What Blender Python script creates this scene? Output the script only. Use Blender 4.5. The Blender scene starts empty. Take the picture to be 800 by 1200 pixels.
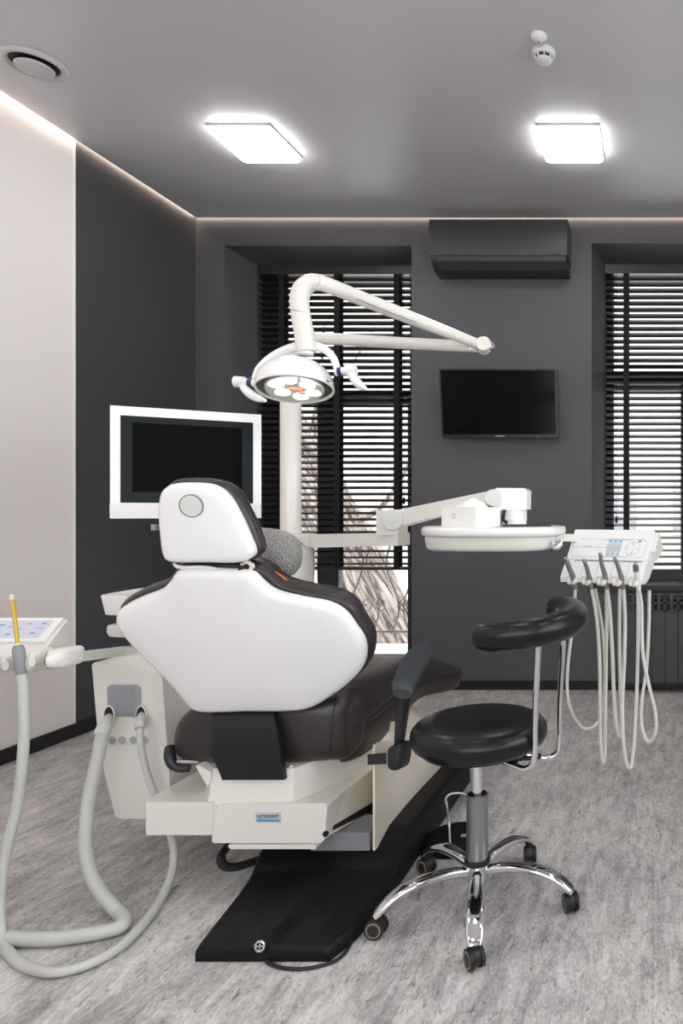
import bpy, bmesh, math, random
from mathutils import Vector, Matrix

random.seed(7)
SC = bpy.context.scene
COL = SC.collection
PI = math.pi
V = Vector

# ------------------------------------------------------------------ camera geometry
F, CX, CY, CH = 800.0, 765.0, 601.0, 1.127     # focal length in px, principal point, camera height


def P(x, y, Y):
    """the place at depth Y that the photo shows at pixel x, y"""
    return V(((x - CX) * Y / F, Y, CH - (y - CY) * Y / F))


def FL(x, y, z=0.0):
    """the place at height z that the photo shows at pixel x, y"""
    return P(x, y, F * (CH - z) / (y - CY))


def RP(x, y, p0, n):
    """the place on the plane (p0, n) that the photo shows at pixel x, y"""
    o = V((0, 0, CH))
    d = V(((x - CX) / F, 1, -(y - CY) / F))
    return o + d * ((V(p0) - o).dot(n) / d.dot(n))


# ------------------------------------------------------------------ materials
def lin(c):
    out = []
    for v in c:
        v = v / 255.0
        out.append(v / 12.92 if v <= 0.04045 else ((v + 0.055) / 1.055) ** 2.4)
    return (*out, 1.0)


MATS = {}


def mat(name, rgb, rough=0.5, metal=0.0, coat=0.0, emit=None, estr=0.0, spec=0.5, bump=None, mottle=None):
    """bump = (scale, strength, distance); mottle = (scale, amount)"""
    m = bpy.data.materials.new(name)
    m.use_nodes = True
    nt = m.node_tree
    b = nt.nodes['Principled BSDF']
    b.inputs['Base Color'].default_value = lin(rgb)
    b.inputs['Roughness'].default_value = rough
    b.inputs['Metallic'].default_value = metal
    b.inputs['Specular IOR Level'].default_value = spec
    if coat:
        b.inputs['Coat Weight'].default_value = coat
        b.inputs['Coat Roughness'].default_value = 0.08
    if emit:
        b.inputs['Emission Color'].default_value = lin(emit)
        b.inputs['Emission Strength'].default_value = estr
    if bump or mottle:
        tc = nt.nodes.new('ShaderNodeTexCoord')
    if bump:
        nz = nt.nodes.new('ShaderNodeTexNoise')
        nz.inputs['Scale'].default_value = bump[0]
        nz.inputs['Detail'].default_value = 3
        bp = nt.nodes.new('ShaderNodeBump')
        bp.inputs['Strength'].default_value = bump[1]
        bp.inputs['Distance'].default_value = bump[2]
        nt.links.new(tc.outputs['Object'], nz.inputs['Vector'])
        nt.links.new(nz.outputs['Fac'], bp.inputs['Height'])
        nt.links.new(bp.outputs['Normal'], b.inputs['Normal'])
    if mottle:
        nz = nt.nodes.new('ShaderNodeTexNoise')
        nz.inputs['Scale'].default_value = mottle[0]
        nz.inputs['Detail'].default_value = 4
        nt.links.new(tc.outputs['Object'], nz.inputs['Vector'])
        mx = nt.nodes.new('ShaderNodeMix')
        mx.data_type = 'RGBA'
        c = lin(rgb)
        mx.inputs['A'].default_value = (*(v * (1 - mottle[1]) for v in c[:3]), 1)
        mx.inputs['B'].default_value = (*(min(1, v * (1 + mottle[1])) for v in c[:3]), 1)
        nt.links.new(nz.outputs['Fac'], mx.inputs['Factor'])
        nt.links.new(mx.outputs['Result'], b.inputs['Base Color'])
    MATS[name] = m
    return m


M = MATS
mat('ivory_plastic', (226, 224, 217), 0.28, coat=0.25, mottle=(3, 0.015))
mat('white_plastic', (236, 236, 236), 0.25, coat=0.3, mottle=(3, 0.012))
mat('grey_white_plastic', (214, 215, 212), 0.38, mottle=(5, 0.015))
mat('brown_leather', (45, 39, 38), 0.36, bump=(260, 0.25, 0.002), mottle=(9, 0.12))
mat('black_leather', (19, 18, 18), 0.3, spec=0.32, bump=(220, 0.10, 0.001), mottle=(14, 0.15))
mat('black_plastic', (30, 31, 33), 0.42, bump=(400, 0.08, 0.001))
mat('armrest_plastic', (60, 65, 69), 0.5, bump=(500, 0.15, 0.001))
mat('base_plastic', (13, 14, 15), 0.5, spec=0.25, bump=(300, 0.12, 0.001), mottle=(6, 0.1))
mat('black_rubber', (22, 22, 23), 0.55, mottle=(20, 0.1))
mat('strap_rubber', (25, 26, 28), 0.42, spec=0.35, mottle=(12, 0.08))
mat('chrome', (225, 226, 228), 0.07, 1.0)
mat('brushed_steel', (168, 170, 173), 0.32, 1.0)
mat('grey_metal', (140, 143, 146), 0.3, 0.8)
mat('plate_metal', (168, 170, 178), 0.3, 0.6, mottle=(4, 0.06))
mat('hose_grey', (196, 198, 195), 0.5, mottle=(30, 0.04))
mat('hose_pale', (214, 213, 207), 0.42)
mat('hose_dark', (140, 142, 145), 0.45)
mat('instrument_metal', (150, 146, 143), 0.3, 0.6)
mat('well_grey', (172, 172, 166), 0.5)
mat('ivory_warm_lit', (229, 221, 206), 0.28, coat=0.25, mottle=(3, 0.015))  # ivory plastic with warm bounce light put into its colour
mat('seam_grey', (120, 120, 118), 0.6)
mat('wheel_tan', (128, 116, 98), 0.5)
mat('slot_black', (14, 14, 15), 0.6)
mat('blue_ring', (38, 44, 92), 0.35)
mat('blue_key', (178, 197, 217), 0.45)
mat('key_ink', (96, 124, 176), 0.5)
mat('badge_blue', (70, 150, 205), 0.35)
mat('badge_silver', (205, 212, 218), 0.3, 0.4)
mat('ink_dark', (40, 44, 50), 0.5)
mat('ink_grey', (128, 134, 142), 0.5)
mat('keypad_face', (200, 206, 219), 0.4)
mat('lcd_grey', (190, 196, 200), 0.25)
mat('yellow_plastic', (206, 168, 40), 0.3, coat=0.3)
mat('clear_tip', (222, 220, 208), 0.3)
mat('screen_black', (6, 6, 7), 0.1, spec=0.02)
mat('glass_bezel', (30, 36, 39), 0.12, spec=0.05)
mat('tv_black', (14, 14, 15), 0.28)
mat('tv_screen', (5, 5, 6), 0.14, spec=0.1)
mat('red_led', (170, 30, 40), 0.4, emit=(255, 40, 50), estr=0.5)
mat('logo_white', (215, 216, 218), 0.4)
mat('ac_grey', (54, 55, 58), 0.42, mottle=(4, 0.02))
mat('detector_white', (226, 225, 226), 0.45)
mat('vent_white', (196, 192, 194), 0.5)
mat('radiator_grey', (66, 67, 70), 0.4)
mat('blind_dark', (45, 42, 42), 0.35, mottle=(14, 0.1))
mat('tape_black', (17, 16, 17), 0.8)
mat('frame_dark', (40, 42, 46), 0.4)
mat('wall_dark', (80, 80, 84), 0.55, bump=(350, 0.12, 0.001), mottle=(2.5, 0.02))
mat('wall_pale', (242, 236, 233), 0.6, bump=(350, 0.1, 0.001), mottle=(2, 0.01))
mat('wall_dark_shaded', (64, 64, 68), 0.55, bump=(350, 0.12, 0.001), mottle=(2.5, 0.02))  # same dark wall paint, side wall's shade put into the colour
mat('trim_white', (240, 236, 232), 0.5)
mat('baseboard_black', (16, 16, 17), 0.4)
mat('ceiling_grey', (201, 199, 204), 0.34, spec=0.4, mottle=(1.2, 0.01))
mat('lamp_housing', (190, 192, 195), 0.4)
mat('lamp_light', (250, 250, 250), 0.5, emit=(255, 253, 250), estr=15.0)
mat('led_warm', (250, 240, 230), 0.5, emit=(255, 234, 212), estr=14.0)
mat('op_lens', (196, 200, 188), 0.2, coat=0.5)
mat('op_led', (250, 250, 245), 0.4, emit=(255, 253, 238), estr=2.2)
mat('op_orange', (222, 160, 130), 0.3, emit=(255, 190, 160), estr=0.25)  # orange reflections on the lens, put in as faintly glowing spots
mat('op_ring', (58, 62, 68), 0.3, 0.5)
mat('orange_tag', (205, 105, 30), 0.6)
mat('rope_white', (226, 222, 214), 0.8)
mat('tissue_white', (244, 244, 242), 0.9)
mat('box_white', (240, 240, 238), 0.5)
mat('iron_grey', (138, 138, 138), 0.55)
mat('stone_pale', (236, 234, 232), 0.8)
mat('snow_ground', (232, 230, 228), 0.9, mottle=(3, 0.05))
mat('facade_pale', (158, 154, 150), 0.8, mottle=(1, 0.04))
mat('facade_window', (118, 121, 124), 0.2)

# window glass: clear sheet with a mirror share that grows at grazing angles
g = bpy.data.materials.new('window_glass')
g.use_nodes = True
nt = g.node_tree
nt.nodes.clear()
out = nt.nodes.new('ShaderNodeOutputMaterial')
mxs = nt.nodes.new('ShaderNodeMixShader')
tr = nt.nodes.new('ShaderNodeBsdfTransparent')
gl = nt.nodes.new('ShaderNodeBsdfGlossy')
gl.inputs['Roughness'].default_value = 0.02
fr = nt.nodes.new('ShaderNodeFresnel')
fr.inputs['IOR'].default_value = 1.45
nt.links.new(fr.outputs[0], mxs.inputs[0])
nt.links.new(tr.outputs[0], mxs.inputs[1])
nt.links.new(gl.outputs[0], mxs.inputs[2])
nt.links.new(mxs.outputs[0], out.inputs[0])
M['window_glass'] = g


def floor_material():
    m = bpy.data.materials.new('vinyl_floor')
    m.use_nodes = True
    nt = m.node_tree
    N, L = nt.nodes, nt.links
    b = N['Principled BSDF']
    geo = N.new('ShaderNodeNewGeometry')

    def mapping(sc, loc=(0, 0, 0), rot=0):
        mp = N.new('ShaderNodeMapping')
        mp.inputs['Scale'].default_value = sc
        mp.inputs['Location'].default_value = loc
        mp.inputs['Rotation'].default_value = (0, 0, rot)
        L.new(geo.outputs['Position'], mp.inputs['Vector'])
        return mp

    def grey(v):
        return (v, v * 0.99, v * 0.98, 1)

    def noise(mp, scale, detail=6, rough=0.6, dist=0.0):
        n = N.new('ShaderNodeTexNoise')
        n.inputs['Scale'].default_value = scale
        n.inputs['Detail'].default_value = detail
        n.inputs['Roughness'].default_value = rough
        n.inputs['Distortion'].default_value = dist
        L.new(mp.outputs[0], n.inputs['Vector'])
        return n

    def ramp(src, stops):
        r = N.new('ShaderNodeValToRGB')
        e = r.color_ramp.elements
        stops = [(p, grey(c) if isinstance(c, float) else lin(c)) for p, c in stops]
        e[0].position, e[0].color = stops[0]
        e[1].position, e[1].color = stops[-1]
        for p, c in stops[1:-1]:
            k = e.new(p)
            k.color = c
        L.new(src, r.inputs[0])
        return r

    def mix(a, bb, fac, mode='MIX'):
        x = N.new('ShaderNodeMix')
        x.data_type = 'RGBA'
        x.blend_type = mode
        if isinstance(fac, float):
            x.inputs['Factor'].default_value = fac
        else:
            L.new(fac, x.inputs['Factor'])
        L.new(a, x.inputs['A'])
        L.new(bb, x.inputs['B'])
        return x.outputs['Result']

    # planks laid along Y: the brick texture gives each plank a tone and a thin joint
    mp = mapping((1, 1, 1), (0.05, 0.29, 0), PI / 2)
    br = N.new('ShaderNodeTexBrick')
    br.offset = 0.37
    br.inputs['Color1'].default_value = (0.42, 0.42, 0.42, 1)
    br.inputs['Color2'].default_value = (0.58, 0.58, 0.58, 1)
    br.inputs['Mortar'].default_value = (0.12, 0.12, 0.12, 1)
    br.inputs['Scale'].default_value = 1.0
    br.inputs['Mortar Size'].default_value = 0.0018
    br.inputs['Mortar Smooth'].default_value = 0.2
    br.inputs['Brick Width'].default_value = 0.61
    br.inputs['Row Height'].default_value = 0.29
    L.new(mp.outputs[0], br.inputs['Vector'])
    broad = ramp(noise(mapping((3.2, 1.1, 1)), 1.0, 5, 0.6, 0.5).outputs['Fac'],
                 [(0.30, (172, 172, 174)), (0.5, (190, 189, 190)), (0.70, (206, 205, 205))])
    cloud = ramp(noise(mapping((19, 7.5, 1), (3, 1, 0)), 1.0, 9, 0.70, 0.7).outputs['Fac'],
                 [(0.30, 0.22), (0.49, 0.5), (0.70, 0.76)])
    c = mix(broad.outputs['Color'], cloud.outputs['Color'], 0.75, 'OVERLAY')
    streak = ramp(noise(mapping((34, 5.0, 1), (5, 3, 0)), 1.0, 6, 0.6, 0.8).outputs['Fac'],
                  [(0.33, 0.30), (0.5, 0.5), (0.68, 0.70)])
    c = mix(c, streak.outputs['Color'], 0.5, 'OVERLAY')
    # small dark pits and short checks in the print
    crack = ramp(noise(mapping((58, 19, 1), (9, 2, 0)), 1.0, 6, 0.72, 1.6).outputs['Fac'],
                 [(0.34, 0.14), (0.44, 1.0)])
    c = mix(c, crack.outputs['Color'], 0.75, 'MULTIPLY')
    sp = ramp(noise(mapping((150, 62, 1)), 1.0, 3, 0.7).outputs['Fac'],
              [(0.3, 0.2), (0.7, 0.8)])
    c = mix(c, sp.outputs['Color'], 0.5, 'OVERLAY')
    fine = ramp(noise(mapping((120, 44, 1), (2, 8, 0)), 1.0, 5, 0.75, 1.8).outputs['Fac'],
                [(0.33, 0.22), (0.44, 1.0)])
    c = mix(c, fine.outputs['Color'], 0.6, 'MULTIPLY')
    c = mix(c, br.outputs['Color'], 0.32, 'OVERLAY')
    hs = N.new('ShaderNodeHueSaturation')
    hs.inputs['Value'].default_value = FLOOR_VALUE
    L.new(c, hs.inputs['Color'])
    L.new(hs.outputs['Color'], b.inputs['Base Color'])
    b.inputs['Roughness'].default_value = 0.42
    b.inputs['Specular IOR Level'].default_value = 0.42
    bp = N.new('ShaderNodeBump')
    bp.inputs['Strength'].default_value = 0.25
    bp.inputs['Distance'].default_value = 0.002
    L.new(crack.outputs['Color'], bp.inputs['Height'])
    L.new(bp.outputs['Normal'], b.inputs['Normal'])
    M['vinyl_floor'] = m


FLOOR_VALUE = 1.0
floor_material()


def bark_material():
    m = bpy.data.materials.new('bark')
    m.use_nodes = True
    nt = m.node_tree
    b = nt.nodes['Principled BSDF']
    tc = nt.nodes.new('ShaderNodeTexCoord')
    mp = nt.nodes.new('ShaderNodeMapping')
    mp.inputs['Scale'].default_value = (15, 15, 1.7)
    nz = nt.nodes.new('ShaderNodeTexNoise')
    nz.inputs['Scale'].default_value = 2.2
    nz.inputs['Detail'].default_value = 7
    nz.inputs['Distortion'].default_value = 0.5
    r = nt.nodes.new('ShaderNodeValToRGB')
    r.color_ramp.elements[0].position = 0.38
    r.color_ramp.elements[0].color = lin((66, 55, 49))
    r.color_ramp.elements[1].position = 0.62
    r.color_ramp.elements[1].color = lin((176, 163, 153))
    bp = nt.nodes.new('ShaderNodeBump')
    bp.inputs['Strength'].default_value = 1.0
    bp.inputs['Distance'].default_value = 0.04
    L = nt.links
    rt_ = nt.nodes.new('ShaderNodeMapping')
    rt_.inputs['Rotation'].default_value = (0, math.radians(30), 0)
    L.new(tc.outputs['Object'], rt_.inputs[0])
    L.new(rt_.outputs[0], mp.inputs[0])
    L.new(mp.outputs[0], nz.inputs['Vector'])
    L.new(nz.outputs['Fac'], r.inputs[0])
    L.new(r.outputs[0], b.inputs['Base Color'])
    L.new(nz.outputs['Fac'], bp.inputs['Height'])
    L.new(bp.outputs['Normal'], b.inputs['Normal'])
    b.inputs['Roughness'].default_value = 0.9
    M['bark'] = m


bark_material()


def knit_material():
    m = bpy.data.materials.new('grey_knit')
    m.use_nodes = True
    nt = m.node_tree
    b = nt.nodes['Principled BSDF']
    L = nt.links
    tc = nt.nodes.new('ShaderNodeTexCoord')
    wv = nt.nodes.new('ShaderNodeTexWave')
    wv.wave_type = 'BANDS'
    wv.bands_direction = 'DIAGONAL'
    wv.inputs['Scale'].default_value = 60
    wv.inputs['Distortion'].default_value = 5
    wv.inputs['Detail'].default_value = 3
    wv.inputs['Detail Scale'].default_value = 3
    r = nt.nodes.new('ShaderNodeValToRGB')
    r.color_ramp.elements[0].color = lin((118, 117, 117))
    r.color_ramp.elements[1].color = lin((208, 206, 203))
    bp = nt.nodes.new('ShaderNodeBump')
    bp.inputs['Strength'].default_value = 0.8
    bp.inputs['Distance'].default_value = 0.006
    L.new(tc.outputs['Object'], wv.inputs['Vector'])
    L.new(wv.outputs['Fac'], r.inputs[0])
    L.new(r.outputs[0], b.inputs['Base Color'])
    L.new(wv.outputs['Fac'], bp.inputs['Height'])
    L.new(bp.outputs['Normal'], b.inputs['Normal'])
    b.inputs['Roughness'].default_value = 0.85
    M['grey_knit'] = m


knit_material()


# ------------------------------------------------------------------ mesh helpers
def catmull(pts, n=8, closed=False):
    pts = [V(p) for p in pts]
    out = []
    N = len(pts)
    for i in range(N if closed else N - 1):
        if closed:
            p0, p1, p2, p3 = pts[(i - 1) % N], pts[i], pts[(i + 1) % N], pts[(i + 2) % N]
        else:
            p1, p2 = pts[i], pts[i + 1]
            p0 = pts[i - 1] if i > 0 else p1 * 2 - p2
            p3 = pts[i + 2] if i + 2 < N else p2 * 2 - p1
        # centripetal knots keep uneven control points from overshooting
        t0 = 0.0
        t1 = t0 + max((p1 - p0).length, 1e-6) ** 0.5
        t2 = t1 + max((p2 - p1).length, 1e-6) ** 0.5
        t3 = t2 + max((p3 - p2).length, 1e-6) ** 0.5
        for k in range(n):
            t = t1 + (t2 - t1) * k / n
            a1 = p0 * ((t1 - t) / (t1 - t0)) + p1 * ((t - t0) / (t1 - t0))
            a2 = p1 * ((t2 - t) / (t2 - t1)) + p2 * ((t - t1) / (t2 - t1))
            a3 = p2 * ((t3 - t) / (t3 - t2)) + p3 * ((t - t2) / (t3 - t2))
            b1 = a1 * ((t2 - t) / (t2 - t0)) + a2 * ((t - t0) / (t2 - t0))
            b2 = a2 * ((t3 - t) / (t3 - t1)) + a3 * ((t - t1) / (t3 - t1))
            out.append(b1 * ((t2 - t) / (t2 - t1)) + b2 * ((t - t1) / (t2 - t1)))
    if not closed:
        out.append(pts[-1].copy())
    return out


def resample(pts, n, closed=False):
    pts = [V(p) for p in pts]
    if closed:
        pts = pts + [pts[0]]
    L = [0.0]
    for a, b in zip(pts, pts[1:]):
        L.append(L[-1] + (b - a).length)
    tot = L[-1]
    out = []
    j = 0
    cnt = n if closed else n - 1
    for k in range(n):
        s = tot * k / cnt
        while j < len(L) - 2 and L[j + 1] < s:
            j += 1
        d = L[j + 1] - L[j]
        out.append(pts[j].lerp(pts[j + 1], (s - L[j]) / d if d > 0 else 0))
    return out


def length(pts):
    return sum((V(b) - V(a)).length for a, b in zip(pts, pts[1:]))


def frame(n, up=(0, 0, 1)):
    """3x3 with columns right, up, n"""
    n = V(n).normalized()
    up = V(up)
    if abs(n.dot(up)) > 0.999:
        up = V((0, 1, 0))
    x = up.cross(n).normalized()
    y = n.cross(x)
    return Matrix((x, y, n)).transposed()


class B:
    def __init__(self):
        self.bm = bmesh.new()

    def face(self, vs):
        try:
            return self.bm.faces.new(vs)
        except ValueError:
            return None

    def bevel(self, faces, w, seg=2, ang=25):
        if w <= 0:
            return
        es = set()
        for f in faces:
            if not f or not f.is_valid:
                continue
            for e in f.edges:
                if len(e.link_faces) == 2:
                    if e.calc_face_angle(0) > math.radians(ang):
                        es.add(e)
        if es:
            bmesh.ops.bevel(self.bm, geom=list(es), offset=w, segments=seg, profile=0.5, affect='EDGES', clamp_overlap=True)

    def box(self, c, s, rot=None, bev=0.0, seg=2):
        c, s = V(c), V(s) * 0.5
        R = rot if rot else Matrix.Identity(3)
        vs = [self.bm.verts.new(c + R @ V((x * s.x, y * s.y, z * s.z))) for x in (-1, 1) for y in (-1, 1) for z in (-1, 1)]
        idx = [(0, 1, 3, 2), (4, 6, 7, 5), (0, 4, 5, 1), (2, 3, 7, 6), (0, 2, 6, 4), (1, 5, 7, 3)]
        fs = [self.face([vs[i] for i in f]) for f in idx]
        self.bevel(fs, bev, seg)
        return self

    def bb(self, lo, hi, bev=0.0, seg=2):
        lo, hi = V(lo), V(hi)
        return self.box((lo + hi) / 2, hi - lo, None, bev, seg)

    def hexa(self, p, bev=0.0, seg=2):
        """8 corners: 4 of one end, 4 of the other, both in the same turn"""
        vs = [self.bm.verts.new(V(q)) for q in p]
        fs = [self.face(vs[0:4][::-1]), self.face(vs[4:8])]
        for i in range(4):
            j = (i + 1) % 4
            fs.append(self.face([vs[i], vs[j], vs[4 + j], vs[4 + i]]))
        self.bevel(fs, bev, seg)
        return self

    def prism(self, pts, vec, bev=0.0, seg=2, ang=25):
        vec = V(vec)
        a = [self.bm.verts.new(V(p)) for p in pts]
        b = [self.bm.verts.new(V(p) + vec) for p in pts]
        n = len(a)
        fs = [self.face(a[::-1]), self.face(b)]
        for i in range(n):
            j = (i + 1) % n
            fs.append(self.face([a[i], a[j], b[j], b[i]]))
        self.bevel(fs, bev, seg, ang)
        return self

    def loft(self, secs, closed=True, cap=True, loop=False):
        rows = [[self.bm.verts.new(V(p)) for p in s] for s in secs]
        n = len(rows[0])
        R = len(rows)
        for r in range(R if loop else R - 1):
            r2 = (r + 1) % R
            for i in range(n if closed else n - 1):
                j = (i + 1) % n
                self.face([rows[r][i], rows[r][j], rows[r2][j], rows[r2][i]])
        if cap and not loop and closed:
            self.face(rows[0][::-1])
            self.face(rows[-1])
        return self

    def tube(self, pts, r, seg=12, cap=True, smooth=0, loop=False, flat=1.0, up=None):
        pts = [V(p) for p in pts]
        if smooth:
            pts = catmull(pts, smooth, loop)
        n = len(pts)
        rr = [r] * n if isinstance(r, (int, float)) else list(r)
        if len(rr) != n:
            src = rr
            rr = []
            for i in range(n):
                t = i / (n - 1) * (len(src) - 1)
                k = min(int(t), len(src) - 2)
                rr.append(src[k] + (src[k + 1] - src[k]) * (t - k))
        tang = []
        for i in range(n):
            a = pts[i - 1] if (i > 0 or loop) else pts[i]
            b = pts[(i + 1) % n] if (i < n - 1 or loop) else pts[i]
            t = (b - a)
            tang.append(t.normalized() if t.length > 1e-9 else V((0, 0, 1)))
        u = V(up) if up else V((0, 0, 1))
        if abs(u.dot(tang[0])) > 0.95:
            u = V((0, 1, 0)) if abs(tang[0].y) < 0.9 else V((1, 0, 0))
        secs = []
        for i in range(n):
            t = tang[i]
            if up:
                u = V(up)
            u = (u - t * u.dot(t))
            if u.length < 1e-6:
                u = t.orthogonal()
            u.normalize()
            w = t.cross(u)
            secs.append([pts[i] + (u * math.cos(2 * PI * k / seg) * flat + w * math.sin(2 * PI * k / seg)) * rr[i] for k in range(seg)])
        return self.loft(secs, True, cap, loop)

    def ribbed(self, pts, r, pitch=0.006, amp=0.0012, seg=12):
        pts = catmull(pts, 14)
        n = max(4, int(length(pts) / pitch * 2))
        pts = resample(pts, n)
        rr = [r + (amp if i % 2 else -amp) for i in range(n)]
        return self.tube(pts, rr, seg)

    def lathe(self, prof, c=(0, 0, 0), axis=(0, 0, 1), seg=32, sx=1.0, sy=1.0, ring=False):
        """prof: (radius, along the axis)"""
        R = frame(axis)
        c = V(c)
        secs = []
        for rad, h in prof:
            rad = max(rad, 1e-5)
            secs.append([c + R @ V((rad * sx * math.cos(2 * PI * k / seg), rad * sy * math.sin(2 * PI * k / seg), h)) for k in range(seg)])
        return self.loft(secs, True, not ring, ring)

    def disc_poly(self, c, r, axis, seg=24, sx=1, sy=1, thick=0.001):
        return self.lathe([(r, -thick), (r, thick)], c, axis, seg, sx, sy)

    def pillow(self, outline, n, prof, dome=0.0, rings=5, back=True, back_dome=0.0):
        """closed 3-D outline in a plane with normal n; prof = (inset, height along n) rings from back to front"""
        n = V(n).normalized()
        o = [V(p) for p in outline]
        N = len(o)
        c = sum(o, V()) / N
        # inward normals
        area = V()
        for i in range(N):
            area += (o[i] - c).cross(o[(i + 1) % N] - c)
        sgn = 1 if area.dot(n) > 0 else -1
        inn = []
        for i in range(N):
            t = (o[(i + 1) % N] - o[i - 1]).normalized()
            inn.append(n.cross(t) * sgn)
        secs = [[o[i] + inn[i] * ins + n * h for i in range(N)] for ins, h in prof]
        ins, h = prof[-1]
        base = secs[-1]
        cc = sum(base, V()) / N
        for k in range(1, rings):
            f = k / rings
            secs.append([base[i].lerp(cc, f) + n * dome * (1 - (1 - f) ** 2) for i in range(N)])
        rows = [[self.bm.verts.new(p) for p in s] for s in secs]
        for a, b in zip(rows, rows[1:]):
            for i in range(N):
                j = (i + 1) % N
                self.face([a[i], a[j], b[j], b[i]])
        v = self.bm.verts.new(cc + n * dome)
        for i in range(N):
            self.face([rows[-1][i], rows[-1][(i + 1) % N], v])
        if back:
            vb = self.bm.verts.new(sum(secs[0], V()) / N - n * back_dome)
            for i in range(N):
                self.face([rows[0][(i + 1) % N], rows[0][i], vb])
        return self

    def superball(self, c, s, e1=0.6, e2=0.6, rot=None, nu=20, nv=28):
        R = rot if rot else Matrix.Identity(3)
        c = V(c)

        def pw(v, e):
            return math.copysign(abs(v) ** e, v)
        rows = []
        for i in range(1, nu):
            a = -PI / 2 + PI * i / nu
            rows.append([c + R @ V((s[0] * pw(math.cos(a), e1) * pw(math.cos(t), e2), s[1] * pw(math.cos(a), e1) * pw(math.sin(t), e2), s[2] * pw(math.sin(a), e1)))
                         for t in [2 * PI * k / nv for k in range(nv)]])
        return self.loft(rows)

    def build(self, name, material, parent=None, sharp=32, loc=None, smooth=True):
        bm = self.bm
        bmesh.ops.remove_doubles(bm, verts=bm.verts[:], dist=1e-6)
        bmesh.ops.recalc_face_normals(bm, faces=bm.faces[:])
        off = V((0, 0, 0))
        if parent is not None:
            p = parent
            while p.parent:
                p = p.parent
            off = p.location.copy()
        elif loc is not None:
            off = V(loc)
        bmesh.ops.translate(bm, verts=bm.verts[:], vec=-off)
        me = bpy.data.meshes.new(name)
        bm.to_mesh(me)
        bm.free()
        for mm in (material if isinstance(material, (list, tuple)) else [material]):
            me.materials.append(M[mm])
        if smooth:
            for p in me.polygons:
                p.use_smooth = True
            me.set_sharp_from_angle(angle=math.radians(sharp))
        o = bpy.data.objects.new(name, me)
        COL.objects.link(o)
        if parent is not None:
            o.parent = parent
        elif loc is not None:
            o.location = loc
        return o


def text(name, body, size, origin, right, upv, material, parent, depth=0.0006, align='CENTER', width=None, shear=0.0):
    cu = bpy.data.curves.new(name, 'FONT')
    cu.body = body
    cu.size = size
    cu.align_x = align
    cu.align_y = 'CENTER'
    cu.extrude = depth
    cu.resolution_u = 3
    o = bpy.data.objects.new(name + '_source', cu)
    COL.objects.link(o)
    bpy.context.view_layer.update()
    dg = bpy.context.evaluated_depsgraph_get()
    me = bpy.data.meshes.new_from_object(o.evaluated_get(dg))
    bpy.data.objects.remove(o)
    xs = [v.co.x for v in me.vertices]
    k = (width / (max(xs) - min(xs))) if width else 1.0
    r, u = V(right).normalized(), V(upv).normalized()
    n = r.cross(u)
    p = parent
    while p.parent:
        p = p.parent
    base = V(origin) - p.location
    for v in me.vertices:
        c = v.co.copy()
        v.co = base + r * c.x * k + u * c.y + n * (c.z + depth)
    me.materials.clear()
    me.materials.append(M[material])
    me.name = name
    ob = bpy.data.objects.new(name, me)
    COL.objects.link(ob)
    ob.parent = parent
    return ob


def thing(name, label, cat, loc=(0, 0, 0), group=None):
    o = bpy.data.objects.new(name, None)
    o.empty_display_size = 0.1
    COL.objects.link(o)
    o.location = loc
    o['label'], o['category'] = label, cat
    if group:
        o['group'] = group
    return o


def tag(o, label, cat, group=None):
    o['label'], o['category'] = label, cat
    if group:
        o['group'] = group
    return o


def struct(o):
    o['kind'] = 'structure'
    return o


def copy_tree(o, parent=None):
    c = o.copy()
    COL.objects.link(c)
    if parent is not None:
        c.parent = parent
    for ch in [x for x in list(bpy.data.objects) if x.parent == o]:
        copy_tree(ch, c)
    return c


def shape(px, n, p0, nrm, smooth=6):
    """smooth closed outline on a plane, from control points seen in the photo"""
    return resample(catmull([RP(x, y, p0, nrm) for x, y in px], smooth, True), n, True)


# ================================================================== ROOM
XL, XR, YB, YF, H = -2.918, 2.1, 4.355, -1.6, 3.0
BD = 0.234                      # how far the blinds hang behind the wall face
struct(B().bb((XL - 0.1, YF - 0.1, -0.08), (XR + 0.1, YB + 0.46, 0)).build('floor', 'vinyl_floor'))

# ceiling stops short of two walls, leaving the slot of the light strip
GAP = 0.022
struct(B().bb((XL + GAP, YF, H), (XR, YB - GAP, H + 0.03)).build('ceiling', 'ceiling_grey'))
struct(B().bb((XL - 0.1, YF - 0.1, H + 0.09), (XR + 0.1, YB + 0.46, H + 0.15)).build('ceiling_slab', 'wall_pale'))


# pale near part and dark far part of the side wall
YD = 3.443
bw = B().bb((XL - 0.12, YF - 0.1, 0), (XL, YD, H + 0.09))
wl = struct(bw.build('wall_left', 'wall_pale', smooth=False))
struct(B().bb((XL - 0.12, YD, 0), (XL, YB + 0.02, H + 0.09)).build('wall_left_far', 'wall_dark_shaded', smooth=False))
struct(B().bb((XL - 0.001, YD - 0.005, 0.06), (XL + 0.004, YD + 0.004, H)).build('trim_1', 'trim_white', smooth=False))
RY0, RY1, RZ0, RZ1 = -1.1, 2.3, 0.9, 2.6
b = B()
b.bb((XR, YF - 0.1, 0), (XR + 0.12, RY0, H + 0.09)).bb((XR, RY1, 0), (XR + 0.12, YB + 0.46, H + 0.09))
b.bb((XR, RY0, 0), (XR + 0.12, RY1, RZ0)).bb((XR, RY0, RZ1), (XR + 0.12, RY1, H + 0.09))
struct(b.build('wall_right', 'wall_pale', smooth=False))
r = thing('fill_window_right', '', '', (XR + 0.06, (RY0 + RY1) / 2, RZ0))  # unseen window added to bring fill daylight from the right
del r['label'], r['category']
r['kind'] = 'structure'
b = B()
b.bb((XR + 0.03, RY0, RZ0), (XR + 0.09, RY1, RZ0 + 0.06)).bb((XR + 0.03, RY0, RZ1 - 0.06), (XR + 0.09, RY1, RZ1))
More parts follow.
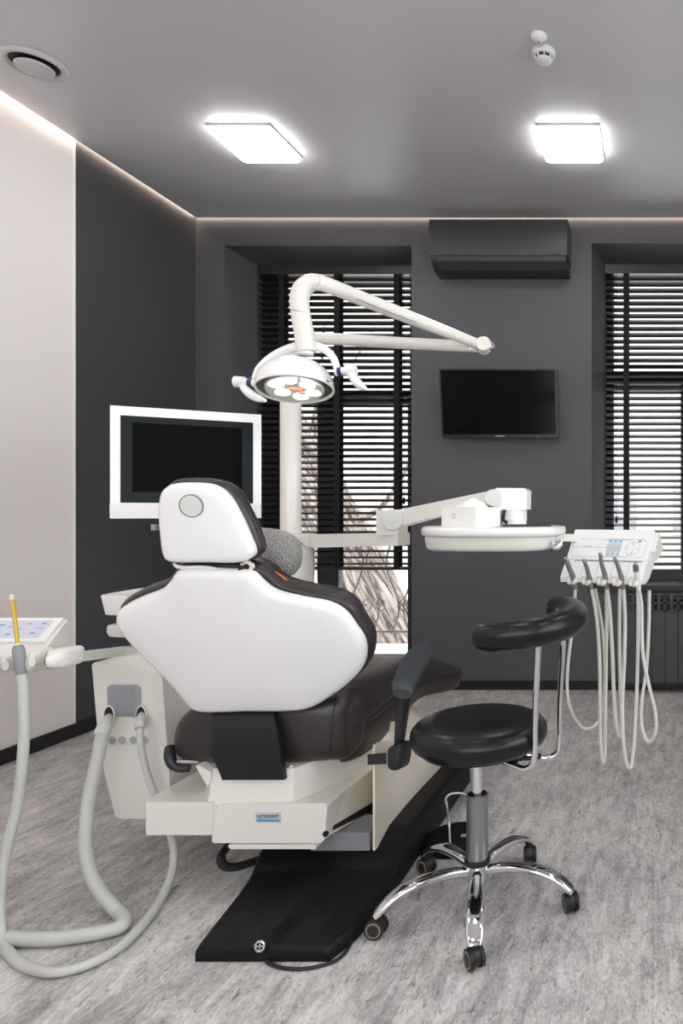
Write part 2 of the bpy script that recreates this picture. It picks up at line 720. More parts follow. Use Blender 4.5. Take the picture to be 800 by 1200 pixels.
for k in range(3):
    y = RY0 + 0.03 + (RY1 - RY0 - 0.06) * k / 2
    b.bb((XR + 0.03, y - 0.03, RZ0 + 0.06), (XR + 0.09, y + 0.03, RZ1 - 0.06))
b.build('frame', 'trim_white', r, smooth=False)
B().bb((XR + 0.057, RY0 + 0.03, RZ0 + 0.03), (XR + 0.063, RY1 - 0.03, RZ1 - 0.03)).build('pane', 'window_glass', r, smooth=False)
# wall behind the camera with a broad window added for front fill light
FX0, FX1, FZ0, FZ1 = -1.6, 2.0, 0.85, 2.55
b = B()
b.bb((XL - 0.12, YF - 0.12, 0), (FX0, YF, H + 0.09)).bb((FX1, YF - 0.12, 0), (XR + 0.12, YF, H + 0.09))
b.bb((FX0, YF - 0.12, 0), (FX1, YF, FZ0)).bb((FX0, YF - 0.12, FZ1), (FX1, YF, H + 0.09))
struct(b.build('wall_front', 'wall_pale', smooth=False))
r = thing('fill_window_front', '', '', ((FX0 + FX1) / 2, YF - 0.06, FZ0))
del r['label'], r['category']
r['kind'] = 'structure'
b = B()
b.bb((FX0, YF - 0.09, FZ0), (FX1, YF - 0.03, FZ0 + 0.06)).bb((FX0, YF - 0.09, FZ1 - 0.06), (FX1, YF - 0.03, FZ1))
for k in range(4):
    x = FX0 + 0.03 + (FX1 - FX0 - 0.06) * k / 3
    b.bb((x - 0.03, YF - 0.09, FZ0 + 0.06), (x + 0.03, YF - 0.03, FZ1 - 0.06))
b.build('frame', 'trim_white', r, smooth=False)
B().bb((FX0 + 0.03, YF - 0.063, FZ0 + 0.03), (FX1 - 0.03, YF - 0.057, FZ1 - 0.03)).build('pane', 'window_glass', r, smooth=False)

# back wall with two splayed window openings
W1 = dict(x0=-2.733, x1=-1.541, z0=0.12, z1=2.831, sx=0.071, sz=0.035)
W2 = dict(x0=-0.392, x1=0.80, z0=0.664, z1=2.846, sx=0.066, sz=0.045)
TH = 0.42


def back_wall():
    b = B()
    bm = b.bm

    def quad(ps):
        b.face([bm.verts.new(V(p)) for p in ps])
    for (Y, wins) in ((YB, [(w['x0'], w['x1'], w['z0'], w['z1']) for w in (W1, W2)]),
                      (YB + TH, [(w['x0'] + w['sx'], w['x1'] - w['sx'], w['z0'], w['z1'] - w['sz']) for w in (W1, W2)])):
        xs = [XL - 0.02]
        for (a, c, d, e) in wins:
            quad([(xs[-1], Y, 0), (a, Y, 0), (a, Y, H + 0.09), (xs[-1], Y, H + 0.09)])
            quad([(a, Y, 0), (c, Y, 0), (c, Y, d), (a, Y, d)])
            quad([(a, Y, e), (c, Y, e), (c, Y, H + 0.09), (a, Y, H + 0.09)])
            xs.append(c)
        quad([(xs[-1], Y, 0), (XR + 0.02, Y, 0), (XR + 0.02, Y, H + 0.09), (xs[-1], Y, H + 0.09)])
    Y0, Y1, Y2 = YB, YB + BD, YB + TH
    for w in (W1, W2):
        a0, c0, d, e0 = w['x0'], w['x1'], w['z0'], w['z1']
        a1, c1, e1 = a0 + w['sx'], c0 - w['sx'], e0 - w['sz']
        for (p, q) in (((a0, e0, c0, Y0), (a1, e1, c1, Y1)), ((a1, e1, c1, Y1), (a1, e1, c1, Y2))):
            quad([(p[0], p[3], d), (q[0], q[3], d), (q[0], q[3], q[1]), (p[0], p[3], p[1])])
            quad([(p[2], p[3], d), (q[2], q[3], d), (q[2], q[3], q[1]), (p[2], p[3], p[1])])
            quad([(p[0], p[3], p[1]), (q[0], q[3], q[1]), (q[2], q[3], q[1]), (p[2], p[3], p[1])])
            quad([(p[0], p[3], d), (q[0], q[3], d), (q[2], q[3], d), (p[2], p[3], d)])
    bmesh.ops.remove_doubles(bm, verts=bm.verts[:], dist=1e-5)
    return struct(b.build('wall_back', 'wall_dark', smooth=False))


back_wall()
struct(B().bb((XL, YB - 0.014, 0), (XR, YB - 0.0005, 0.055), 0.003).build('baseboard_back', 'baseboard_black'))
struct(B().bb((XL + 0.0005, YF, 0), (XL + 0.014, YB - 0.014, 0.066), 0.003).build('baseboard_left', 'baseboard_black'))
# sill of the far window
struct(B().bb((W2['x0'] - 0.02, YB - 0.03, W2['z0'] - 0.03), (W2['x1'] + 0.02, YB + 0.26, W2['z0'] + 0.004), 0.006).build('sill_2', 'frame_dark'))

# warm light strip in the ceiling slot
ls = thing('light_strip', 'warm LED light strip glowing in the slot where ceiling meets walls', 'light strip', (XL, YB, H + 0.02))
B().bb((XL + 0.002, YB - 0.018, H + 0.018), (XR, YB - 0.004, H + 0.026)).build('diffuser', 'led_warm', ls)
B().bb((XL + 0.004, YF, H + 0.018), (XL + 0.018, YB - 0.02, H + 0.026)).build('diffuser', 'led_warm', ls)


# ------------------------------------------------------------------ windows
def window(name, w, mull):
    x0, x1 = w['x0'] + w['sx'] + 0.001, w['x1'] - w['sx'] - 0.001
    z0, z1 = w['z0'] + 0.001, w['z1'] - w['sz'] - 0.001
    Y0, Y1 = YB + 0.31, YB + 0.385
    r = thing(name, '', '')
    del r['label'], r['category']
    r.location = ((x0 + x1) / 2, Y0, z0)
    r['kind'] = 'structure'
    gx0, gx1, tz0, tz1, ml0, ml1, lx0, lx1, gz0 = mull
    f = B()
    f.bb((x0, Y0, z0), (gx0, Y1, z1)).bb((gx1, Y0, z0), (x1, Y1, z1))
    f.bb((gx0, Y0, z1 - 0.07), (gx1, Y1, z1)).bb((gx0, Y0, z0), (gx1, Y1, gz0))
    f.bb((gx0, Y0, tz0), (gx1, Y1, tz1))
    f.build('frame', 'frame_dark', r)
    s = B()
    s.bb((ml0, Y0 + 0.004, gz0), (ml1, Y1 - 0.002, tz0))
    if lx0 > gx0:
        s.bb((gx0, Y0 + 0.004, gz0), (lx0, Y1 - 0.002, tz0))
    if lx1 < gx1:
        s.bb((lx1, Y0 + 0.004, gz0), (gx1, Y1 - 0.002, tz0))
    s.build('sash', 'frame_dark', r)
    ym = (Y0 + Y1) / 2
    B().bb((gx0, ym - 0.003, tz1), (gx1, ym + 0.003, z1 - 0.07)).build('pane', 'window_glass', r)
    if ml0 > lx0 + 0.01:
        B().bb((lx0, ym - 0.003, gz0), (ml0, ym + 0.003, tz0)).build('pane', 'window_glass', r)
    B().bb((ml1, ym - 0.003, gz0), (lx1, ym + 0.003, tz0)).build('pane', 'window_glass', r)
    return r


YW = YB + 0.33


def wx(px):
    return (px - CX) / F * YW


def wz(py):
    return CH - (py - CY) / F * YW


window('window_1', W1, (wx(333), -1.66, wz(474), wz(458), wx(373), wx(397.5), wx(347), wx(478.5), 0.135))
window('window_2', W2, (wx(719), 0.66, wz(459), wz(440), 0.19, 0.27, wx(719), 0.66, 0.74))


# ------------------------------------------------------------------ blinds
def blind(label, w, zbot, tapes, wand):
    x0, x1 = w['x0'] + w['sx'] + 0.004, w['x1'] - w['sx'] - 0.004
    Y = YB + BD + 0.028
    zt = w['z1'] - w['sz'] - 0.002
    r = thing('venetian_blind', label, 'blind', ((x0 + x1) / 2, Y, zbot), 'dark venetian blinds in the windows')
    B().bb((x0, Y - 0.028, zt - 0.062), (x1, Y + 0.026, zt), 0.003).build('headrail', 'blind_dark', r)
    s = B()
    p = 0.0428
    z = zt - 0.085
    t = math.radians(18.5)
    nm = 0
    while z > zbot + 0.03:
        # gently crowned slat, room edge a little higher
        a = V((0, -math.cos(t), math.sin(t)))
        u = V((0, math.sin(t), math.cos(t)))
        sec = []
        for q, h in ((-1, 0), (-0.5, 0.0022), (0, 0.003), (0.5, 0.0022), (1, 0)):
            sec.append(a * (q * 0.025) + u * (h + 0.0014))
        for q, h in ((1, 0), (0.5, 0.0022), (0, 0.003), (-0.5, 0.0022), (-1, 0)):
            sec.append(a * (q * 0.025) + u * (h - 0.0014))
        jig = random.uniform(-0.0008, 0.0008)
        s.loft([[q + V((x0 + 0.004, Y, z + jig)) for q in sec], [q + V((x1 - 0.004, Y, z - jig)) for q in sec]])
        z -= p
    s.build('slats', 'blind_dark', r)
    B().bb((x0 + 0.003, Y - 0.026, zbot), (x1 - 0.003, Y + 0.026, zbot + 0.02), 0.004).build('bottom_rail', 'blind_dark', r)
    for px in tapes:
        xt = (px - CX) / F * (Y - 0.027)
        b = B()
        for sgn in (-1, 1):
            b.bb((xt - 0.019, Y + sgn * 0.0285 - 0.0012, zbot + 0.005), (xt + 0.019, Y + sgn * 0.0285 + 0.0012, zt - 0.06))
        b.build('ladder_tape', 'tape_black', r)
    if wand:
        q = P(wand[0], wand[1], Y - 0.05)
        b = B().tube([V((q.x, q.y, zt - 0.05)), V((q.x, q.y, q.z + 0.02))], 0.0016, 6)
        b.build('pull_cord', 'tape_black', r)
        B().lathe([(0.003, 0.025), (0.008, 0.015), (0.009, -0.015), (0.006, -0.022)], q, seg=12).build('tassel', 'tape_black', r)
    return r


blind('dark venetian blind hanging in the tall window behind the operating lamp', W1, CH - (668 - CY) / F * (YB + BD), (329.5, 394.5, 464.5), (473, 587))
blind('dark venetian blind in the window above the radiator', W2, CH - (663 - CY) / F * (YB + BD), (733.5, 833), (722, 609))

# ------------------------------------------------------------------ outdoors
ZG = -0.55
go = B().bb((-14, YB + 0.8, ZG - 0.1), (12, 30, ZG)).build('snowy_ground', 'snow_ground', smooth=False)
struct(go)
lg = B().bb((W1['x0'] - 0.2, YB + TH + 0.005, -0.02), (W1['x1'] + 0.3, YB + 0.79, 0.14), 0.006).build('window_ledge', 'stone_pale', loc=(-2.1, 5.0, 0.1))
struct(lg)

YG = 5.06
gr = thing('window_grille', 'grey wrought iron scroll grille outside the tall window', 'grille', (-2.0, YG, 0.14))


def gz(py):
    return P(0, py, YG).z


b = B()
for xx in (-2.9, -1.42):
    b.bb((xx - 0.008, YG - 0.008, 0.1405), (xx + 0.008, YG + 0.008, 0.93), 0.002)
for zz in (gz(740), 0.93):
    b.bb((-2.95, YG - 0.008, zz - 0.008), (-1.35, YG + 0.008, zz + 0.008), 0.002)
b.build('rail', 'iron_grey', gr)
for px, ph in ((296, 0), (318, 1), (340, 0), (362, 1), (383, 0), (404, 1), (418, 0), (437, 1), (460, 1), (480, 0), (500, 1)):
    x = (px - CX) / F * YG
    pts = []
    sg = 1 if ph else -1
    for k in range(15):
        t = k / 14
        pts.append(V((x + sg * 0.045 * math.sin(t * 2 * PI), YG, gz(740) + t * (0.93 - gz(740)))))
    B().tube(pts, 0.0075, 8, smooth=3).build('bar', 'iron_grey', gr)
for px in (352, 395, 438, 481):
    x = (px - CX) / F * YG
    zc = gz(709)
    for sg in (-1, 1):
        pts = []
        for k in range(26):
            t = k / 25
            # a C scroll: curl at each end
            a = -2.4 * PI * (1 - t) if t < 0.5 else 2.4 * PI * t
            th = (t - 0.5) * 3.1 * PI
            rad = 0.038 * (1 - 0.55 * abs(2 * t - 1) ** 2)
            pts.append(V((x + sg * (0.052 - rad * math.cos(th) * 0.9), YG, zc + rad * math.sin(th) * 0.95 + (t - 0.5) * 0.045)))
        B().tube(pts, 0.005, 6, smooth=2).build('scroll', 'iron_grey', gr)

tk = thing('tree', 'old leaning tree with furrowed bark outside the tall window', 'tree', FL(520, 900, 0) * 0 + V((-2.2, 6.4, ZG)))
b = B()
axis = [P(505, 900, 6.3), P(478, 820, 6.3), P(452, 755, 6.32), P(425, 690, 6.35), P(398, 630, 6.4), P(366, 570, 6.45), P(330, 500, 6.5), P(295, 420, 6.6), P(262, 320, 6.7)]
axis = [V((p.x, p.y, max(p.z, ZG - 0.02) if i else ZG - 0.02)) for i, p in enumerate(axis)]
axc = catmull(axis, 10)
secs = []
NS = 56
for i, c in enumerate(axc):
    t = i / (len(axc) - 1)
    rad = 0.42 - 0.24 * t + 0.16 * max(0, 0.12 - t) / 0.12
    row = []
    for k in range(NS):
        a = 2 * PI * k / NS
        tw = a * 1.0 + 1.3 * t
        rr = rad * (1 + 0.055 * math.sin(9 * tw + 3 * math.sin(7 * t)) + 0.04 * math.sin(17 * tw - 21 * t) + random.uniform(-0.02, 0.02))
        row.append(c + V((rr * math.cos(a), rr * math.sin(a), 0)))
    secs.append(row)
b.loft(secs).build('trunk', 'bark', tk, sharp=60)
for pts, r0 in (([axc[42], P(440, 600, 6.3), P(470, 560, 6.2), P(500, 500, 6.1)], 0.035), ([axc[52], P(372, 470, 6.6), P(380, 380, 6.7)], 0.04),
                ([P(440, 600, 6.3), P(462, 616, 6.2), P(490, 642, 6.1)], 0.018), ([P(372, 470, 6.6), P(410, 430, 6.3), P(440, 380, 6.3)], 0.014)):
    B().tube(pts, [r0, r0 * 0.3], 8, smooth=5).build('branch', 'bark', tk)

fb = thing('street_building', 'pale plastered building across the street beyond the windows', 'building', (1.0, 22.0, ZG))
B().bb((-16, 20, ZG), (11, 24, 11.5)).build('wall', 'facade_pale', fb, smooth=False)
B().bb((-16.3, 19.6, 11.5), (11.3, 24.4, 12)).build('roof', 'stone_pale', fb, smooth=False)
for x in (-10, -7, -4, -1.5, 0.6, 3.6):
    f = B().bb((x, 19.93, 0.6), (x + 1.0, 20.0, 2.0)).build('window', 'facade_window', fb, smooth=False)
    B().bb((x - 0.08, 19.88, 0.5), (x + 1.08, 19.99, 0.6)).build('sill', 'stone_pale', f, smooth=False)

# ================================================================== CEILING THINGS
def ceiling_light(x0, x1, y0, y1, label):
    c = ((x0 + x1) / 2, (y0 + y1) / 2, H)
    r = thing('ceiling_light', label, 'ceiling light', c, 'square LED ceiling panels')
    hx, hy = (x1 - x0) / 2, (y1 - y0) / 2
    B().bb((x0 - 0.003, y0 - 0.003, H - 0.012), (x1 + 0.003, y1 + 0.003, H - 0.0005), 0.004).build('housing', 'lamp_housing', r)
    b = B()
    out = []
    rc = 0.022
    for (sx, sy, a0) in ((1, 1, 0), (-1, 1, 90), (-1, -1, 180), (1, -1, 270)):
        for k in range(6):
            a = math.radians(a0 + 18 * k)
            out.append(V((c[0] + sx * (hx - rc) + rc * math.cos(a), c[1] + sy * (hy - rc) + rc * math.sin(a), H - 0.012)))
    b.pillow(out, (0, 0, -1), [(0, 0), (0, 0.019), (0.002, 0.023), (0.005, 0.025)], 0.0)
    b.build('diffuser', 'lamp_light', r)
    return r


LX, RX = (-2.145, -1.845), (-0.560, -0.262)
ceiling_light(*LX, 3.285, 3.585, 'square glowing ceiling panel nearer the striplit side wall')
ceiling_light(*RX, 3.285, 3.585, 'square glowing ceiling panel by the smoke detector')
for (xx, yy) in ((-2.0, 1.55), (-0.41, 1.55), (1.18, 3.43), (1.18, 1.55), (-2.0, -0.4), (-0.41, -0.4), (1.18, -0.4)):
    q = ceiling_light(xx - 0.15, xx + 0.15, yy - 0.15, yy + 0.15, 'square glowing ceiling panel overhead, outside the photo')

# air vent
vc = V((-2.571, 2.84, H))
av = thing('air_vent', 'round white ceiling air vent near the striplit side wall', 'vent', vc)
B().lathe([(0.088, -0.0005), (0.112, -0.0005), (0.114, -0.006), (0.105, -0.016), (0.094, -0.018), (0.084, -0.010), (0.082, -0.0005)], vc, seg=48).build('ring', 'vent_white', av)
B().lathe([(0.083, -0.0008), (0.083, -0.003)], vc, seg=40).build('throat', 'slot_black', av)
B().lathe([(0.020, -0.003), (0.022, -0.012), (0.058, -0.016), (0.066, -0.022), (0.064, -0.030), (0.045, -0.035), (0.0, -0.037)], vc, seg=40).build('valve_disc', 'vent_white', av)

# smoke detector and its small companion
dc = V((-0.443, 2.77, H))
sd = thing('smoke_detector', 'white round smoke detector with dark slots above the ceiling panel', 'smoke detector', dc)
B().lathe([(0.046, -0.0005), (0.047, -0.008), (0.046, -0.019), (0.042, -0.023), (0.0, -0.023)], dc, seg=40).build('base', 'detector_white', sd)
B().lathe([(0.032, -0.023), (0.031, -0.036)], dc, seg=32).build('chamber', 'slot_black', sd)
for k in range(8):
    a = 2 * PI * k / 8 + 0.2
    B().box(dc + V((0.0325 * math.cos(a), 0.0325 * math.sin(a), -0.029)), (0.008, 0.005, 0.016), Matrix.Rotation(a, 3, 'Z'), 0.001).build('rib', 'detector_white', sd)
B().lathe([(0.032, -0.034), (0.033, -0.037), (0.029, -0.041), (0.018, -0.0445), (0.0, -0.0455)], dc, seg=32).build('cap', 'detector_white', sd)
ec = V((-0.448, 2.68, H))
eb = thing('ceiling_sensor', 'small white dome sensor next to the smoke detector', 'sensor', ec)
B().lathe([(0.031, -0.0005), (0.031, -0.005), (0.028, -0.012), (0.020, -0.019), (0.008, -0.023), (0, -0.0235)], ec, seg=32).build('dome', 'detector_white', eb)
B().lathe([(0.003, -0.022), (0.003, -0.025), (0, -0.025)], ec, seg=12).build('led', 'slot_black', eb)

# ================================================================== WALL THINGS
# air conditioner
x0, x1 = -1.362, -0.522
ac = thing('air_conditioner', 'dark grey split air conditioner mounted high between the windows', 'air conditioner', ((x0 + x1) / 2, YB, 2.62))
prof = [(YB - 0.001, 2.925), (YB - 0.165, 2.925), (YB - 0.195, 2.915), (YB - 0.205, 2.885), (YB - 0.208, 2.72), (YB - 0.20, 2.695), (YB - 0.001, 2.695)]
B().prism([(x0, y, z) for y, z in prof], (x1 - x0, 0, 0), 0.007, 2, 20).build('front_cover', 'ac_grey', ac)
prof = [(YB - 0.002, 2.694), (YB - 0.197, 2.694), (YB - 0.185, 2.668), (YB - 0.135, 2.632), (YB - 0.06, 2.618), (YB - 0.002, 2.618)]
B().prism([(x0 + 0.006, y, z) for y, z in prof], (x1 - x0 - 0.012, 0, 0), 0.004, 2, 20).build('lower_body', 'ac_grey', ac)
prof = [(YB - 0.197, 2.686), (YB - 0.188, 2.664), (YB - 0.140, 2.630), (YB - 0.136, 2.624), (YB - 0.143, 2.624), (YB - 0.195, 2.662), (YB - 0.203, 2.684)]
B().prism([(x0 + 0.05, y, z) for y, z in prof], (x1 - x0 - 0.06, 0, 0), 0.002).build('louver', 'ac_grey', ac)
B().bb((x0 + 0.1, YB - 0.012, 2.66), (x1 - 0.1, YB - 0.0005, 2.90)).build('wall_mount_plate', 'brushed_steel', ac)
B().bb((x1 - 0.10, YB - 0.2065, 2.7), (x1 - 0.055, YB - 0.2055, 2.706)).build('display', 'black_plastic', ac)

# television, hung with a slight downward tilt
tl, trr, bl, brr = P(514.5, 432.5, 4.235), P(652, 432, 4.235), P(518, 513, 4.275), P(652.5, 512.5, 4.275)
up = (tl - bl).normalized()
tw, thh = 0.728, (tl - bl).length
ctr = (tl + trr + bl + brr) / 4
rt = V((1, 0, 0))
nn = rt.cross(up)
if nn.y > 0:
    nn = -nn
R = Matrix((rt, nn, up)).transposed()
tv = thing('television', 'black flat television tilted on the dark wall between the windows', 'television', (ctr.x, YB, ctr.z))
B().box(ctr - nn * 0.014, (tw, 0.028, thh), R, 0.004).build('frame', 'tv_black', tv)
B().box(ctr + up * 0.006 + nn * 0.0005, (tw - 0.022, 0.002, thh - 0.030), R).build('screen', 'tv_screen', tv)
B().box(ctr - nn * 0.045 - up * 0.05, (tw * 0.6, 0.035, thh * 0.55), R, 0.01).build('rear_housing', 'tv_black', tv)
B().bb((ctr.x - 0.15, YB - 0.035, ctr.z - 0.1), (ctr.x + 0.15, YB - 0.001, ctr.z + 0.1), 0.004).build('wall_bracket', 'slot_black', tv)
text('maker_mark', 'SAMSUNG', 0.013, ctr - up * (thh / 2 - 0.0085) + nn * 0.0006, rt, up, 'logo_white', tv, 0.0003, width=0.052)
B().box(ctr + rt * (tw / 2 - 0.125) - up * (thh / 2 - 0.004) + nn * 0.001, (0.010, 0.003, 0.004), R).build('power_light', 'red_led', tv)

# radiator under the far window
rz0, rz1 = 0.07, 0.625
ry = YB - 0.07
rd = thing('radiator', 'dark grey sectional radiator under the far window', 'radiator', (0.15, ry, rz0))
for k in range(9):
    xx = -0.165 + 0.08 * k
    b = B()
    b.bb((xx + 0.002, ry - 0.045, rz0), (xx + 0.078, ry - 0.035, rz1 - 0.115), 0.003)
    b.bb((xx + 0.030, ry - 0.04, rz0 + 0.01), (xx + 0.050, ry + 0.04, rz1 - 0.01))
    b.bb((xx + 0.002, ry - 0.045, rz1 - 0.012), (xx + 0.078, ry + 0.045, rz1), 0.004)
    b.bb((xx + 0.002, ry - 0.045, rz1 - 0.066), (xx + 0.078, ry - 0.035, rz1 - 0.052), 0.003)
    b.bb((xx + 0.002, ry - 0.045, rz1 - 0.118), (xx + 0.078, ry - 0.030, rz1 - 0.100), 0.003)
    b.bb((xx + 0.002, ry - 0.045, rz1 - 0.11), (xx + 0.010, ry - 0.03, rz1 - 0.006), 0.002)
    b.bb((xx + 0.070, ry - 0.045, rz1 - 0.11), (xx + 0.078, ry - 0.03, rz1 - 0.006), 0.002)
    b.build('section', 'radiator_grey', rd)
b = B()
for zz in (rz0 + 0.03, rz1 - 0.03):
    b.tube([V((-0.17, ry, zz)), V((0.56, ry, zz))], 0.018, 12)
b.build('header_pipe', 'radiator_grey', rd)
B().tube([V((-0.166, ry, rz0 + 0.03)), V((-0.2, ry, rz0 + 0.03)), V((-0.205, ry, 0.001))], 0.010, 10).build('supply_pipe', 'radiator_grey', rd)
b = B()
for xx in (0.0, 0.4):
    b.bb((xx - 0.012, ry + 0.01, rz1 - 0.09), (xx + 0.012, YB - 0.001, rz1 - 0.05))
b.build('wall_hook', 'radiator_grey', rd)

# ================================================================== DENTAL CHAIR
CXC = -1.18
ch = thing('dental_chair', 'white and dark brown leather dental chair on a black floor base', 'dental chair', (-1.0, 2.2, 0))

# black floor base: low front plate with a central spine, higher rear block
XA, XB2 = -1.16, -0.785
b = B()
sy = [(1.712, 0.030, 0.004), (1.716, 0.037, 0.022), (1.74, 0.042, 0.026), (1.80, 0.044, 0.020), (1.95, 0.048, 0.014), (2.01, 0.054, 0.010), (2.035, 0.062, 0.004), (2.06, 0.080, 0), (2.085, 0.096, 0), (2.12, 0.108, 0), (2.19, 0.126, 0), (2.35, 0.128, 0), (2.47, 0.124, 0), (2.53, 0.122, 0), (2.75, 0.112, 0), (2.84, 0.108, 0), (2.862, 0.095, 0)]
secs = []
nx = 64
for (y, z, sp) in sy:
    t = (y - 1.712) / 1.15
    xa = -1.148 - 0.075 * min(1, t * 2.2)
    xb = -0.812 + 0.045 * min(1, t * 9)
    cxs = -0.975 - 0.02 * t
    w = 0.035 + 0.10 * max(0, (y - 1.75)) / 0.35
    row = []
    z_all = z
    for i in range(nx + 1):
        z = z_all
        x = xa + (xb - xa) * i / nx
        e = min(i, nx - i)
        if y > 2.09 and y < 2.5 and x < -0.86:
            z = min(z, 0.112)
        zz = z + sp * (0.5 + 0.5 * math.cos(PI * min(1, abs(x - cxs) / w))) - (0.010 if e == 0 else 0.003 if e == 1 else 0)
        # two round dimples with a raised rim near the front corners
        for dx, dy in ((-1.085, 1.775), (-0.862, 1.775)):
            d = math.hypot(x - dx, y - dy)
            zz += 0.014 * math.exp(-(d / 0.020) ** 2)
        row.append(V((x, y, zz)))
    row = [V((xa, y, 0.001))] + row + [V((xb, y, 0.001))]
    secs.append(row)
# finer rows keep the spine and the bumps smooth
fine = []
for r0, r1 in zip(secs, secs[1:]):
    for k in range(6):
        fine.append([p.lerp(q, k / 6) for p, q in zip(r0, r1)])
fine.append(secs[-1])
b.loft(fine)
base = b.build('floor_base', 'base_plastic', ch, sharp=50)
ec = RP(305, 1108.5, (-0.98, 1.709, 0.05), (0, -1, 0.15))
em = B().lathe([(0.0135, -0.004), (0.0135, 0.004), (0.0108, 0.005), (0.0105, 0.003), (0.0, 0.003)], ec, (0, -1, 0.25), 28).build('round_emblem', 'chrome', base)
Re = frame((0, -1, 0.25))
for k in range(4):
    a = PI / 4 + k * PI / 2
    pts = [ec + Re @ V((r * math.cos(a + d), r * math.sin(a + d), 0.0032)) for r, d in ((0.0026, 0), (0.0085, 0.55), (0.0095, 0), (0.0085, -0.55))]
    B().prism(pts, Re @ V((0, 0, 0.0012))).build('emblem_field', 'slot_black', em)
B().tube([FL(312, 1127, 0.005), FL(330, 1134, 0.005), FL(362, 1134.5, 0.005), FL(396, 1124, 0.005), FL(418, 1094, 0.005), FL(436, 1068, 0.005)], 0.0045, 8, smooth=8).build('floor_cable', 'black_rubber', ch)

# lifting arm cover: white hood over the rear of the base
XS = -0.845
b = B()
secs = []
for (y, zs, zt) in ((2.075, 0.42, 0.44), (2.12, 0.412, 0.445), (2.3, 0.35, 0.43), (2.449, 0.300, 0.415), (2.455, 0.298, 0.415), (2.5, 0.283, 0.41), (2.7, 0.215, 0.385), (2.80, 0.185, 0.36), (2.845, 0.150, 0.30)):
    zb = 0.10
    xl = 2 * (-1.0) - XS
    k_ = 1.0 if y > 2.45 else 0.022
    sec = [(XS, zb), (XS, zs * 0.5 + zb * 0.5), (XS, zs - 0.02), (XS - 0.004, zs - 0.006), (XS - 0.016, zs + 0.004), (-0.93, zs + (zt - zs) * 0.55), (-1.0, zt), (-1.07, zs + (zt - zs) * 0.55), (xl + 0.016, zs + 0.004), (xl, zs - 0.02), (xl, zb)]
    secs.append([V((XS + (x - XS) * k_, y, z if k_ == 1 or z < zs else zs + (z - zs) * 0.15)) for x, z in sec])
b.loft(secs).build('lifting_arm_cover', 'ivory_warm_lit', ch, sharp=40)

# beam between the front box and the arm cover, with its dark slot
b = B()
b.hexa([V((-1.22, 2.02, 0.172)), V((-0.958, 2.02, 0.172)), V((-0.958, 2.02, 0.268)), V((-1.22, 2.02, 0.268)),
        V((-1.20, 2.46, 0.116)), V((-0.90, 2.46, 0.116)), V((-0.90, 2.46, 0.29)), V((-1.20, 2.46, 0.29))], 0.006)
b.build('lifting_arm', 'ivory_warm_lit', ch)
b = B()
b.hexa([V((-0.96, 2.035, 0.181)), V((-0.953, 2.035, 0.181)), V((-0.953, 2.035, 0.193)), V((-0.96, 2.035, 0.193)),
        V((-0.920, 2.36, 0.128)), V((-0.908, 2.36, 0.128)), V((-0.908, 2.36, 0.160)), V((-0.920, 2.36, 0.160))])
b.build('arm_slot', 'slot_black', ch)
b = B()
b.bb((-1.04, 2.075, 0.10), (-0.862, 2.2, 0.155), 0.006)
b.build('base_plinth', 'hose_dark', ch)

# front box with the badge
FP, FN = V((-1.1, 1.985, 0.22)), V((0, -1, 0))


def front(px, py, Y):
    return P(px, py, Y)


b = B()
b.prism([front(x, y, 1.985) for x, y in ((254, 944), (380, 941), (383.5, 945), (380, 984), (375, 988), (250, 988), (248.5, 984))], (0, 0.19, 0), 0.006, 3)
b.build('drive_box', 'ivory_plastic', ch)
b = B()
b.prism([front(x, y, 1.995) for x, y in ((262, 986), (368, 986), (366, 990.5), (264, 990.5))], (0, 0.17, 0))
b.build('box_gap', 'slot_black', ch)
b = B()
b.prism([front(x, y, 1.985) for x, y in ((269, 989.5), (366, 989.5), (371, 992), (370, 995), (270, 995), (267, 992))], (0, 0.18, 0), 0.002)
b.build('lower_tray', 'ivory_plastic', ch)
B().lathe([(0.0085, -0.001), (0.0085, 0.002), (0.005, 0.002), (0.005, -0.001)], front(381.5, 977, 1.984), (0.35, -1, 0), 16).build('bore', 'slot_black', ch)
bc = front(314.5, 958, 1.984)
bg = B().box(bc, (0.072, 0.004, 0.027), None, 0.0015).build('maker_badge', 'badge_silver', ch)
B().box(bc + V((0, -0.0022, -0.0078)), (0.066, 0.001, 0.0065)).build('badge_stripe', 'badge_blue', bg)
text('badge_lettering', 'ULTRADENT', 0.0135, bc + V((0, -0.0024, 0.0035)), (1, 0, 0), (0, 0, 1), 'ink_dark', bg, 0.0004, width=0.062)

# tilting carrier under the seat
b = B()
plan = [(-1.305, 2.0), (-1.055, 2.0), (-1.022, 2.06), (-0.985, 2.17), (-0.945, 2.30), (-0.94, 2.62), (-1.42, 2.62), (-1.42, 2.25), (-1.355, 2.06)]
secs = []
for z, off in ((0.262, 0.012), (0.268, 0.0), (0.285, 0.0), (0.300, 0.006), (0.36, 0.010), (0.372, 0.016)):
    c = V((-1.18, 2.3, 0))
    row = []
    for x, y in resample([V((x, y, 0)) for x, y in plan], 64, True) and [(p.x, p.y) for p in resample([V((x, y, 0)) for x, y in plan], 72, True)]:
        d = (c - V((x, y, 0))).normalized()
        rise = max(0.0, (y - 2.0)) * 0.02
        row.append(V((x + d.x * off, y + d.y * off, z + rise)))
    secs.append(row)
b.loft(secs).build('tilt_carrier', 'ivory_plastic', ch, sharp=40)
b = B().prism([P(x, y, 2.0) for x, y in ((229, 898), (232, 896.5), (247, 905), (247, 912), (243, 922))], (0, 0.03, 0), 0.002)
b.build('carrier_ear', 'ivory_plastic', ch)
